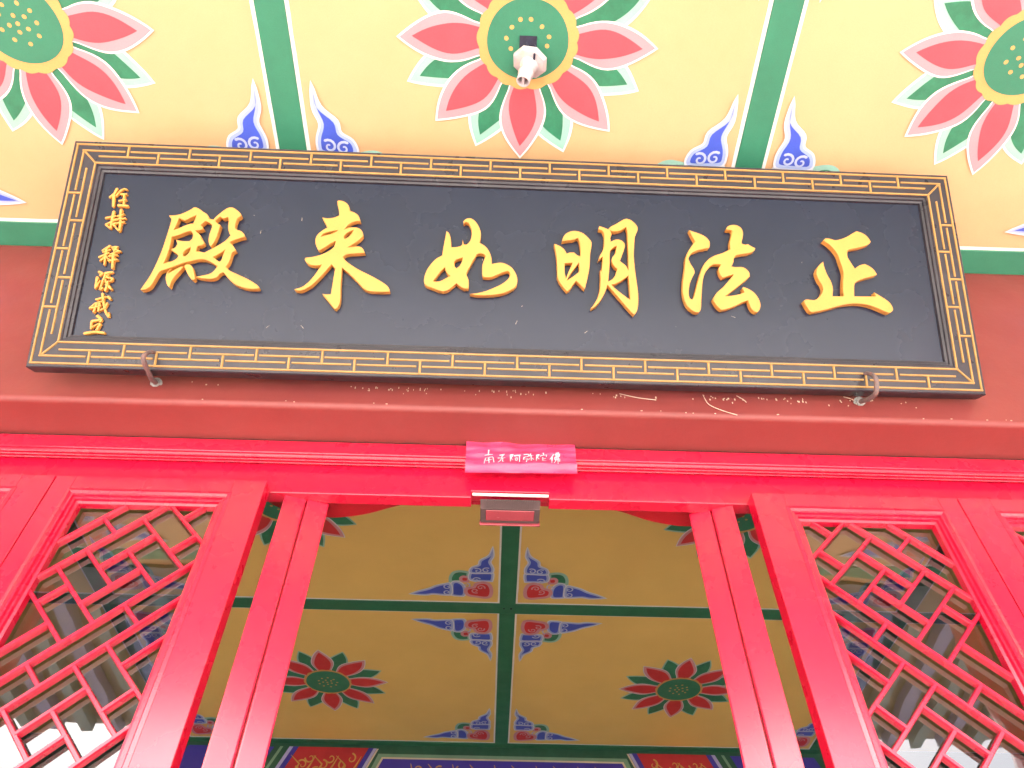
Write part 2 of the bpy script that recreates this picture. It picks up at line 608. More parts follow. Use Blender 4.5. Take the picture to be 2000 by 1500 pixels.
# corner cloud: u and v run away from the cell corner along its two edges (millimetres)
CL = dict(
    flame_v=[(42,486),(60,420),(104,377),(112,340),(146,316),(158,281),(140,266),(90,268),(44,272),(36,300),(40,327),(52,366),(37,414)],
    block_v=[(42,274),(100,276),(154,277),(162,231),(147,202),(42,198),(36,235)],
    flame_h=[(470,74),(416,106),(372,126),(333,153),(293,170),(262,180),(250,150),(254,78),(290,70),(346,76),(391,66)],
    block_h=[(250,178),(214,191),(184,150),(183,70),(223,62),(254,68)],
    ruyi=[(54,180),(86,198),(126,183),(139,155),(173,142),(183,109),(166,74),(121,62),(76,54),(47,70),(40,128)],
    green=[(159,272),(207,280),(241,265),(258,225),(260,183),(208,191),(169,198)],
    small=[(157,226),(189,237),(206,219),(198,190),(165,188)])


def cloud_piece(key, rim, mid, deep, z, inset=0.0115):
    lp = smooth_loop([(x/1000, y/1000) for x, y in CL[key]], 4, 80)
    mb = MB()
    mb.flat([offset(lp, 0.005)], z, rim)
    mb.flat([offset(lp, -0.0015)], z-0.0004, mid)
    mb.flat([smooth_loop(offset([(x/1000, y/1000) for x, y in CL[key]], -inset), 4, 80)], z-0.0008, deep)
    return mb


def curls(items, key, z, w=0.0085):
    mb = MB()
    for (cx, cy, r, st, sg) in items:
        mb.flat([ribbon(spiral(cx, cy, r, 1.15, st, sg), w, w*0.6, 1)], z, key)
        z -= 0.0002
    return mb


CLOUD = [
    ('cloud_green', cloud_piece('green', 'leafpale', 'leafpale', 'leaf', -0.0012).mesh("cloud_green")),
    ('cloud_bud', cloud_piece('small', 'pink', 'pink', 'hallpetal', -0.0024, 0.010).mesh("cloud_bud")),
    ('cloud_block', cloud_piece('block_v', 'bluewhite', 'bluepale', 'blue', -0.0036).mesh("cloud_block")),
    ('cloud_block', cloud_piece('block_h', 'bluewhite', 'bluepale', 'blue', -0.0038).mesh("cloud_block")),
    ('cloud_flame', cloud_piece('flame_v', 'bluewhite', 'bluepale', 'blue', -0.0050).mesh("cloud_flame")),
    ('cloud_flame', cloud_piece('flame_h', 'bluewhite', 'bluepale', 'blue', -0.0052).mesh("cloud_flame")),
    ('cloud_scroll', curls([(0.073,0.296,0.022,2.2,-1),(0.116,0.291,0.022,0.9,1),(0.124,0.211,0.024,2.6,-1),(0.177,0.161,0.024,1.9,1),(0.272,0.146,0.024,2.4,-1),(0.274,0.100,0.022,4.0,1)], 'curl', -0.0064).mesh("cloud_scroll")),
    ('cloud_heart', cloud_piece('ruyi', 'pink', 'pink', 'hallpetal', -0.0078, 0.014).mesh("cloud_heart")),
    ('cloud_scroll', curls([(0.100,0.150,0.022,3.4,-1),(0.128,0.122,0.022,4.2,1)], 'pink', -0.0090).mesh("cloud_scroll")),
]


def corner_cloud(parent, x, y, su, sv, scale=1.0):
    root = None
    for nm, me in CLOUD:
        if root is None:
            root = link('corner_cloud', me, parent, (x, y, CEIL))
            root.scale = (su*scale, sv*scale, 1)
        else:
            link(nm, me, root)
    return root


def strip_x(parent, x0, x1, y0, y1, key='green'):
    """green painted batten running along X, white line either side"""
    MB().box((x0, y0, CEIL-0.006), (x1, y1, CEIL+0.002), key).build('green_strip', parent, 0.0015, 1)


def strip_y(parent, x0, x1, y0, y1, key='green'):
    MB().box((x0, y0, CEIL-0.0058), (x1, y1, CEIL+0.002), key).build('green_strip', parent, 0.0015, 1)


def cell_border(parent, x0, x1, y0, y1, w=0.012):
    """hand painted white line round a yellow cell"""
    rg = random.Random(int(x0*100)+int(y0*77))
    def edge(ax, ay, bx, by, n=24):
        return [(ax+(bx-ax)*k/n+rg.uniform(-.0009, .0009), ay+(by-ay)*k/n+rg.uniform(-.0009, .0009)) for k in range(n)]
    o = [(x0-.001, y0-.001), (x1+.001, y0-.001), (x1+.001, y1+.001), (x0-.001, y1+.001)]
    i = edge(x0+w, y0+w, x1-w, y0+w) + edge(x1-w, y0+w, x1-w, y1-w) + edge(x1-w, y1-w, x0+w, y1-w) + edge(x0+w, y1-w, x0+w, y0+w)
    MB().flat([o, i], CEIL-0.0008, 'white').build('white_line', parent)


# ------------------------------------------------------------------ porch ceiling
pc = struct(box_obj('porch_ceiling', (-5.0, -1.50, CEIL), (5.0, 0.10, CEIL+0.05), 'yellow'))
SX = [0.045 + 1.445*(k-0.5) for k in range(-1, 4)]          # strips across: -2.12 -0.68 0.77 2.21 3.66
SX = [0.045 - 0.7225 + 1.445*k for k in range(-2, 4)]
XROWS = [(-0.092, 0.0), (-1.450, -1.358)]
for y0, y1 in XROWS:
    strip_x(pc, -4.9, 4.9, y0, y1)
for (a0, a1), (b0, b1) in zip(XROWS[:-1], XROWS[1:]):
    ylo, yhi = b1, a0
    for sx in SX:
        strip_y(pc, sx-0.0425, sx+0.0425, ylo, yhi)
    for q in range(len(SX)-1):
        cx0, cx1 = SX[q]+0.0425, SX[q+1]-0.0425
        cell_border(pc, cx0, cx1, ylo, yhi)
        lotus(pc, (cx0+cx1)/2 + 0.003, (ylo+yhi)/2 - 0.005, 0.02, 'ring' if q == 2 else 'disc', rnd=q+int(-ylo*3))
        for su, px in ((1, cx0), (-1, cx1)):
            for sv, py in ((1, ylo), (-1, yhi)):
                corner_cloud(pc, px, py, su, sv, 1.02)

# ------------------------------------------------------------------ hall ceiling
hc = struct(box_obj('hall_ceiling', (-5.0, 0.36, CEIL), (5.0, 8.2, CEIL+0.05), 'hallyellow'))
HX = [0.0625 + 2.118*k for k in (-2, -1, 0, 1, 2)]
HROWS = [(0.467, 0.553), (2.105, 2.195), (3.745, 3.835)]
for y0, y1 in HROWS:
    strip_x(hc, -4.5, 4.5, y0, y1, 'hallgreen')
for (a0, a1), (b0, b1) in zip(HROWS[:-1], HROWS[1:]):
    ylo, yhi = a1, b0
    for sx in HX:
        strip_y(hc, sx-0.0425, sx+0.0425, ylo, yhi, 'hallgreen')
    for q in range(len(HX)-1):
        cx0, cx1 = HX[q]+0.0425, HX[q+1]-0.0425
        cell_border(hc, cx0, cx1, ylo, yhi, 0.010)
        if q in (1, 2):
            lotus(hc, (cx0+cx1)/2, (ylo+yhi)/2, 0.0, 'disc', sx=0.98, sy=0.98, rnd=11+q+int(ylo*3), hall=True)
            for su, px in ((1, cx0), (-1, cx1)):
                for sv, py in ((1, ylo), (-1, yhi)):
                    corner_cloud(hc, px, py, su, sv, 1.0)
sc_ = box_obj('screw_hole', (0.040, 2.141, CEIL-0.0072), (0.049, 2.149, CEIL-0.003), 'dark', hc)
sc_ = box_obj('screw_hole', (0.077, 2.139, CEIL-0.0072), (0.087, 2.151, CEIL-0.003), 'dark', hc)

# painted beam across the hall
hb = tag(empty('hall_beam', (0, 3.80, 3.46)), 'painted green, blue and red beam across the hall below the inner ceiling', 'beam')
MB().box((-4.58, 0.0, 0.0), (4.58, 0.30, 0.434), 'darkgreen').build('beam_core', hb)
def on_beam(name, loops_keys, par=None):
    mb = MB()
    for pts, key, d in loops_keys:
        i = [(x, -d, z-3.46) for x, z in pts]
        mb.v, mb.f, mb.mi = mb.v, mb.f, mb.mi
        base = len(mb.v)
        mb.v += i
        for t in tessellate_polygon([[Vector((x, z, 0)) for x, z in pts]]):
            mb.f.append(tuple(base+q for q in t)); mb.mi.append(mb.m(key))
    return mb.build(name, hb if par is None else par)
def hexa(cx, hw, zt, zb, sl):
    zm = (zt+zb)/2
    return [(cx-hw, zt), (cx+hw, zt), (cx+hw-sl, zb), (cx-hw-sl, zb)]
BC = 0.075
for s in (-1, 1):
    cx = BC + s*1.135
    def trap(x0t, x1t, zt, zb=3.60, sl=0.42):
        dx = (zt-zb)*sl*(-s)
        pts = [(BC+s*x0t, zt), (BC+s*x1t, zt), (BC+s*(x1t+(zt-zb)*sl), zb), (BC+s*(x0t+(zt-zb)*sl), zb)]
        return pts
    def trap_i(x0t, x1t, zt, zb=3.60, sl=0.46):
        return [(BC+s*x0t, zt), (BC+s*x1t, zt), (BC+s*(x1t+(zt-zb)*sl), zb), (BC+s*(x0t+(zt-zb)*sl), zb)]
    rp_ = on_beam('red_panel', [(trap_i(0.90, 1.366, 3.872), 'hallred', 0.002)])
    on_beam('blue_stripe', [(trap_i(0.868, 0.899, 3.872), 'hallblue', 0.002)])
    on_beam('pale_stripe', [(trap_i(0.846, 0.867, 3.870), 'halllav', 0.002)])
    on_beam('cream_stripe', [(trap_i(0.832, 0.845, 3.868), 'hallcream', 0.002)])
    on_beam('blue_stripe', [(trap_i(1.367, 1.402, 3.872), 'hallblue', 0.002)])
    on_beam('pale_stripe', [(trap_i(1.403, 1.428, 3.872), 'halllav', 0.002)])
    on_beam('cream_stripe', [(trap_i(1.470, 1.490, 3.872), 'hallpale', 0.002)])
    on_beam('blue_panel', [(trap_i(1.53, 2.1, 3.868), 'hallblue', 0.002)])
    gm = []
    rg = random.Random(3)
    for k in range(9):
        px = cx + s*(-0.13 + 0.045*k) ; pz = 3.80 - 0.045*(k % 3)
        gm.append((ribbon(spiral(px, pz, 0.034, 0.9, rg.uniform(0, 6), rg.choice((-1, 1)), 12), 0.011, 0.004, 1), 'hallgold', 0.0030+0.0002*k))
    for k in range(6):
        px = cx - s*0.15 + s*0.075*k
        gm.append((ribbon([(px, 3.72), (px+0.02, 3.76), (px+0.045*(-1)**k, 3.815)], 0.016, 0.003), 'hallgold', 0.0052+0.0002*k))
    on_beam('gold_scroll', gm, rp_)
fr = [(BC-0.83, 3.836), (BC+0.83, 3.836), (BC+0.92, 3.60), (BC-0.92, 3.60)]
on_beam('centre_border', [(fr, 'hallpale', 0.002)])
on_beam('centre_border', [([(BC-0.805, 3.814), (BC+0.805, 3.814), (BC+0.90, 3.60), (BC-0.90, 3.60)], 'hallcream', 0.0026)])
bp_ = on_beam('blue_panel', [([(BC-0.795, 3.803), (BC+0.795, 3.803), (BC+0.885, 3.60), (BC-0.885, 3.60)], 'hallblue', 0.0032)])
gm = []
for k in range(10):
    px = BC - 0.62 + 0.138*k
    gm.append((ribbon([(px, 3.70), (px+0.02, 3.735), (px+0.012*(-1)**k, 3.775)], 0.018, 0.004), 'hallgold', 0.0040+0.0002*k))
    gm.append((ribbon(spiral(px+0.06, 3.735, 0.03, 0.9, k, 1, 10), 0.010, 0.004, 1), 'hallgold', 0.0062+0.0002*k))
on_beam('gold_scroll', gm, bp_)

# ------------------------------------------------------------------ facade beam over the doors
prof = [(0.0, 3.90-0.007), (0.0, 3.135)]
for k in range(7):
    a = math.pi/2*k/6
    prof.append((0.016-0.016*math.cos(a), 3.135-0.016*math.sin(a)))
prof += [(0.33, 3.119), (0.33, 3.893)]
fb = tag(MB().prism(prof, -4.55, 4.55, 'x', 'maroon').build('facade_beam'),
         'wide dark maroon painted beam behind and below the black signboard', 'beam')
for p in fb.data.polygons:
    p.use_smooth = False

# columns of the porch front, outer beam and eave (outside the frame, they shade the porch)
for k, x in enumerate((-2.45, 2.51)):
    mb = MB().tube([(x, 0.18, 0.0), (x, 0.18, 3.115)], 0.15, 'red', 24)
    tag(mb.build('wall_column', smooth=False), ('red round column at the left of the door leaves', 'red round column at the right of the door leaves')[k], 'column', 'columns beside the door leaves')
for k, x in enumerate((-2.45, 2.51)):
    mb = MB().tube([(x, -1.64, 0.0), (x, -1.64, 3.876)], 0.17, 'red', 24)
    tag(mb.build('porch_column'), ('red round column at the front left of the porch', 'red round column at the front right of the porch')[k], 'column', 'columns along the porch front')
tag(MB().box((-5.0, -1.78, 3.88), (5.0, -1.502, 4.40), 'eave').build('porch_beam'), 'dark outer beam along the front of the porch', 'beam')
er = tag(empty('eave', (0, -1.78, 4.40)), 'overhanging tiled eave with painted rafters in front of the porch', 'eave')
for k in range(44):
    x = -4.8 + 0.22*k
    MB().prism([(0.0, 0.02), (0.0, 0.10), (-2.15, -0.16), (-2.15, -0.24)], x, x+0.09, 'x', ('rafter', 'rafterblue')[k % 2]).build('rafter', er)
MB().prism([(0.0, 0.104), (0.0, 0.14), (-2.20, -0.13), (-2.20, -0.156)], -5.1, 5.1, 'x', 'eave').build('eave_board', er)
MB().prism([(1.9, 0.75), (1.9, 0.84), (-2.24, -0.02), (-2.24, -0.10)], -5.2, 5.2, 'x', 'tile').build('tile_roof', er)
# unseen low facade walls, left open above to let light into the hall
for k, (a, b) in enumerate(((-4.6, -2.62), (2.68, 4.6))):
    tag(MB().box((a, 0.14, 0.004), (b, 0.32, 0.85), 'maroon').build('unseen_low_wall'), ('low maroon wall under the opening added for light left of the doors', 'low maroon wall under the opening added for light right of the doors')[k], 'wall')

# ------------------------------------------------------------------ door lintel
dl = tag(empty('door_lintel', (X0, 0.13, 2.957)), 'glossy red door lintel with beaded moulding under the maroon beam', 'lintel')
rg = random.Random(5)
# upper board (a fine uneven gap stays below the beam)
MB().box((-2.30, 0.0, 0.108), (2.30, 0.20, 0.1555), 'red').build('upper_board', dl, 0.003)
# gap shade painted as a dark strip, with dirt packed unevenly under the beam
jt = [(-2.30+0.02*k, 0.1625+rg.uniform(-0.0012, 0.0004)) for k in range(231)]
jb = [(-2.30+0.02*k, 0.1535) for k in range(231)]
MB().prism(jt + jb[::-1], 0.0045, 0.012, 'y', 'shadedirt').build('joint', dl)
# three beads under its lip
for k in range(3):
    y = 0.006 + 0.0115*k
    MB().prism([(y, 0.1075), (y+0.0015, 0.1030-0.0005*k), (y+0.0045, 0.1010-0.0005*k), (y+0.0075, 0.1030-0.0005*k), (y+0.009, 0.1075)], -2.30, 2.30, 'x', 'red').build('bead', dl)
MB().prism([(-2.30, 0.0), (-0.104, 0.0), (-0.104, 0.0226), (0.106, 0.0226), (0.106, 0.0), (2.30, 0.0), (2.30, 0.1075), (-2.30, 0.1075)], 0.042, 0.082, 'y', 'red').build('lower_board', dl, 0.003)
# thresholds of the pivot: lobed board behind the lintel
pb = tag(empty('pivot_board', (X0, 0.222, 2.982)), 'dark red lobed pivot board behind the lintel above the open doors', 'board')
for s in (-1, 1):
    pts = [(0.30, 0.060), (0.34, 0.046), (0.40, 0.022), (0.45, 0.010), (0.50, 0.004), (0.56, 0.008), (0.61, 0.02), (0.66, 0.036), (0.70, 0.060), (0.70, 0.10), (0.30, 0.10)]
    MB().prism([(s*x, z) for x, z in smooth_loop(pts, 3, 40)], 0.0, 0.085, 'y', 'redwearshade').build('lobe', pb, 0.003, 1)
MB().box((-2.3, 0.0, 0.1005), (2.3, 0.085, 0.128), 'redwearshade').build('board', pb)

# ------------------------------------------------------------------ lattice doors
U = 0.0712          # lattice module
LZ, LX = 2.442, -1.037   # lattice origin relative to X0, for the left leaf


def clip_seg(p, q, x0, x1, z0, z1):
    t0, t1 = 0.0, 1.0
    dx, dz = q[0]-p[0], q[1]-p[1]
    for d, a, lo, hi in ((dx, p[0], x0, x1), (dz, p[1], z0, z1)):
        if abs(d) < 1e-9:
            if a < lo or a > hi:
                return None
            continue
        ta, tb = (lo-a)/d, (hi-a)/d
        if ta > tb: ta, tb = tb, ta
        t0, t1 = max(t0, ta), min(t1, tb)
    if t1 - t0 < 1e-4:
        return None
    return (p[0]+dx*t0, p[1]+dz*t0), (p[0]+dx*t1, p[1]+dz*t1)


def lattice_segments(x0, x1, z0, z1):
    """diagonal basket lattice; a runs up-right, b runs up-left in modules"""
    raw = []
    for n in range(-6, 4):
        for m_ in range(-6, 7):
            A, B = 4*n, 4*n              # shift straight down per n
            A += 4*m_                    # neighbours sideways
            flip = m_ % 2
            sa, sb = A, B
            def add(a0, b0, a1, b1):
                raw.append(((a0+sa, b0+sb), (a1+sa, b1+sb)))
            # pair of long bars: b=0 and b=-1, for a in [1,5]
            add(1, 0, 5, 0); add(1, -1, 5, -1)
            # pair of cross bars: a=1 and a=2 for b in [0,3]
            add(1, 0, 1, 3); add(2, 0, 2, 3)
            # ticks
            if not flip:
                add(1, 2, 2, 2); add(3, 0, 3, -1)
                add(2, 1, 4, 1); add(3, 2, 5, 2); add(4, 2, 4, 0); add(3, 3, 3, 1)
            else:
                add(1, 1, 2, 1); add(4, 0, 4, -1)
                add(3, 1, 5, 1); add(2, 2, 4, 2); add(3, 2, 3, 0); add(4, 3, 4, 1)
    # merge collinear continuous bars
    lines = {}
    for (a0, b0), (a1, b1) in raw:
        if b0 == b1:
            lines.setdefault(('b', b0), []).append((min(a0, a1), max(a0, a1)))
        else:
            lines.setdefault(('a', a0), []).append((min(b0, b1), max(b0, b1)))
    out = []
    r = U/math.sqrt(2)
    for (ax, c), segs in lines.items():
        segs.sort()
        cur = list(segs[0])
        mer = []
        for s in segs[1:]:
            if s[0] <= cur[1]:
                cur[1] = max(cur[1], s[1])
            else:
                mer.append(cur); cur = list(s)
        mer.append(cur)
        for s0, s1 in mer:
            if ax == 'b':
                P, Q = (s0, c), (s1, c)
            else:
                P, Q = (c, s0), (c, s1)
            p = (LX + (P[0]-P[1])*r, LZ + (P[0]+P[1])*r)
            q = (LX + (Q[0]-Q[1])*r, LZ + (Q[0]+Q[1])*r)
            cs = clip_seg(p, q, x0, x1, z0, z1)
            if cs:
                out.append((ax, cs[0], cs[1]))
    return out


BARW, BARD = 0.0108, 0.018


def bar_mesh(L):
    w, d = BARW/2, BARD
    pr = [(-w, d), (w, d), (w, 0.004), (w*0.62, 0.0), (-w*0.62, 0.0), (-w, 0.004)]   # (across, depth)
    mb = MB()
    n = len(pr)
    mb.v = [(0, p, q) for p, q in pr] + [(L, p, q) for p, q in pr]
    k = mb.m('red')
    for j in range(n):
        mb.f.append((j, (j+1) % n, n+(j+1) % n, n+j)); mb.mi.append(k)
    mb.f.append(tuple(range(n))); mb.f.append(tuple(range(2*n-1, n-1, -1))); mb.mi += [k, k]
    return mb.mesh("lattice_bar")


_bars = {}
def lattice(parent, x0, x1, z0, z1, mirror, y):
    """bars in the local XZ plane of the leaf; x given for the left leaf relative to X0"""
    for ax, p, q in lattice_segments(x0, x1, z0, z1):
        if mirror:
            p, q = (-p[0], p[1]), (-q[0], q[1])
        d = Vector((q[0]-p[0], 0, q[1]-p[1]))
        L = round(d.length, 3)
        if L < 0.052:
            continue
        if L not in _bars:
            _bars[L] = bar_mesh(L)
        o = link('lattice_bar', _bars[L], parent)
        X = d.normalized()
        Z = Vector((0, 1, 0))              # depth axis points into the hall
        Y = Z.cross(X)
        yy = y + (0.0008 if ax == 'a' else 0.0)
        mw = Matrix.Identity(4)
        for r_ in range(3):
            mw[r_][0], mw[r_][1], mw[r_][2] = X[r_], Y[r_], Z[r_]
        mw[0][3], mw[1][3], mw[2][3] = p[0], yy, p[1]
        o.matrix_local = mw


def moulding_frame(parent, x0, x1, z0, z1, depth):
    """stepped moulding running round the light opening; outer size given, four mitred sides"""
    steps = [(-0.006, 0.008), (-0.005, -0.0012), (0.004, -0.0035), (0.009, 0.002), (0.014, 0.002), (0.016, 0.009), (0.022, 0.009), (0.024, 0.016), (0.031, 0.018), (0.032, depth)]
    def ringp(i):
        o, d = steps[i]
        return [(x0+o, d, z0+o), (x1-o, d, z0+o), (x1-o, d, z1-o), (x0+o, d, z1-o)]
    for side in range(4):
        mb = MB()
        k = mb.m('red')
        for i in range(len(steps)-1):
            A, B = ringp(i), ringp(i+1)
            s2 = (side+1) % 4
            mb.poly([A[side], A[s2], B[s2], B[side]], 'red')
        mb.build('moulding', parent)


def leaf_door(name, xin, xout, mirror, label, full=True, group=None):
    """one closed leaf; xin, xout measured from X0 as distances on the left side (positive outwards)"""
    s = 1 if mirror else -1
    t = tag(empty(name, (X0, 0.13, 0.0)), label, 'door', group)
    zt, th = 2.962, 0.042
    ox0, ox1 = (xin+0.086, xout-0.056)
    ot, ob = 2.914, 0.98          # outer edge of upper moulding frame
    def BX(a, b, z0, z1, nm, y0=0.0, y1=th, bev=0.004):
        xa, xb = sorted((s*a, s*b))
        MB().box((xa, y0, z0), (xb, y1, z1), 'red').build(nm, t, 0.0012 if nm == 'stile' else 0.0, 1)
    BX(xin, ox0, 0.03, zt, 'stile')
    BX(ox1, xout-0.003, 0.03, zt, 'stile')
    BX(ox0, ox1, ot, zt-0.0006, 'rail', 0.0003)
    BX(ox0, ox1, 0.86, ob, 'rail', 0.0003)
    BX(ox0, ox1, 0.03, 0.16, 'rail', 0.0003)
    BX(ox0, ox1, 0.1605, 0.8595, 'skirt_panel', 0.016, 0.030)
    xa, xb = sorted((s*ox0, s*ox1))
    moulding_frame(t, xa, xb, ob, ot, 0.036)
    lx0, lx1 = -(xout-0.056-0.032), -(xin+0.086+0.032)
    lattice(t, lx0-0.004, lx1+0.004, ob+0.03, ot-0.028, mirror, 0.020)
    pane = MB()
    pane.poly([(xa+0.026, 0.0435, ob+0.026), (xb-0.026, 0.0435, ob+0.026), (xb-0.026, 0.0435, ot-0.026), (xa+0.026, 0.0435, ot-0.026)], 'glass')
    pane.build('pane', t)
    return t


leaf_door('lattice_door', 0.646, 1.203, False, 'closed red lattice door leaf just left of the open doorway')
leaf_door('lattice_door', 0.646, 1.203, True, 'closed red lattice door leaf just right of the open doorway')
leaf_door('lattice_door', 1.203, 1.76, False, 'red door leaf cut off at the left edge beyond the seam')
leaf_door('lattice_door', 1.203, 1.76, True, 'red door leaf cut off at the right edge beyond the seam')
for k, s in enumerate((-1, 1)):
    xa, xb = sorted((X0+s*1.763, X0+s*2.40))
    tag(MB().box((xa, 0.14, 0.004), (xb, 0.20, 2.955), 'red').build('side_panel', None, 0.003), ('red boarded panel left of the door leaves', 'red boarded panel right of the door leaves')[k], 'panel')

# open leaves, swung in until they point straight away from the step in front of the door
def open_leaf(s, label):
    ang = math.atan2(s*0.548 + X0, 1.62)
    t = tag(empty('open_door', (X0 + s*0.5485, 0.195, 0.0)), label, 'door', None)
    t.rotation_euler.z = -ang
    W = 0.56
    zt = 2.962
    # the meeting edge shows two stepped strips with a groove between them
    for (a, b, y0, dz, nm) in ((-0.0600, -0.0015, 0.004, 0.0, 'edge_strip'), (0.0015, 0.0600, 0.0, 0.003, 'edge_strip')):
        mb = MB()
        mb.box((a, y0, 0.03), (b, y0+0.085, zt-dz), 'red')
        mb.build(nm, t, 0.0045, 2)
    MB().box((-0.0014, 0.014, 0.03), (0.0014, 0.084, zt-0.008), 'redwearshade').build('groove', t)
    MB().box((-0.028, W-0.085, 0.03), (0.028, W, zt), 'red').build('stile', t, 0.004)
    MB().box((-0.0278, 0.0855, zt-0.09), (0.0278, W-0.0855, zt), 'red').build('rail', t, 0.004)
    MB().box((-0.0278, 0.0855, 0.86), (0.0278, W-0.0855, 0.98), 'red').build('rail', t, 0.004)
    MB().box((-0.0278, 0.0855, 0.03), (0.0278, W-0.0855, 0.16), 'red').build('rail', t, 0.004)
    MB().box((-0.012, 0.0855, 0.1605), (0.012, W-0.0855, 0.8595), 'red').build('skirt_panel', t)
    mb = MB(); mb.poly([(0.004, 0.0855, 0.98), (0.004, W-0.0855, 0.98), (0.004, W-0.0855, zt-0.09), (0.004, 0.0855, zt-0.09)], 'glass')
    mb.build('pane', t)
    # lattice of the open leaf
    for k in range(11):
        z = 1.10 + 0.16*k
        MB().box((-0.008, 0.0855, z-0.007), (0.003, W-0.0855, z+0.007), 'red').build('lattice_bar', t)
    MB().tube([(0, 0.045, zt-0.005), (0, 0.045, zt+0.10)], 0.021, 'redwearshade', 14).build('pivot', t)
    return t


open_leaf(-1, 'red door leaf swung open, seen edge-on at the left of the doorway')
open_leaf(1, 'red door leaf swung open, seen edge-on at the right of the doorway')

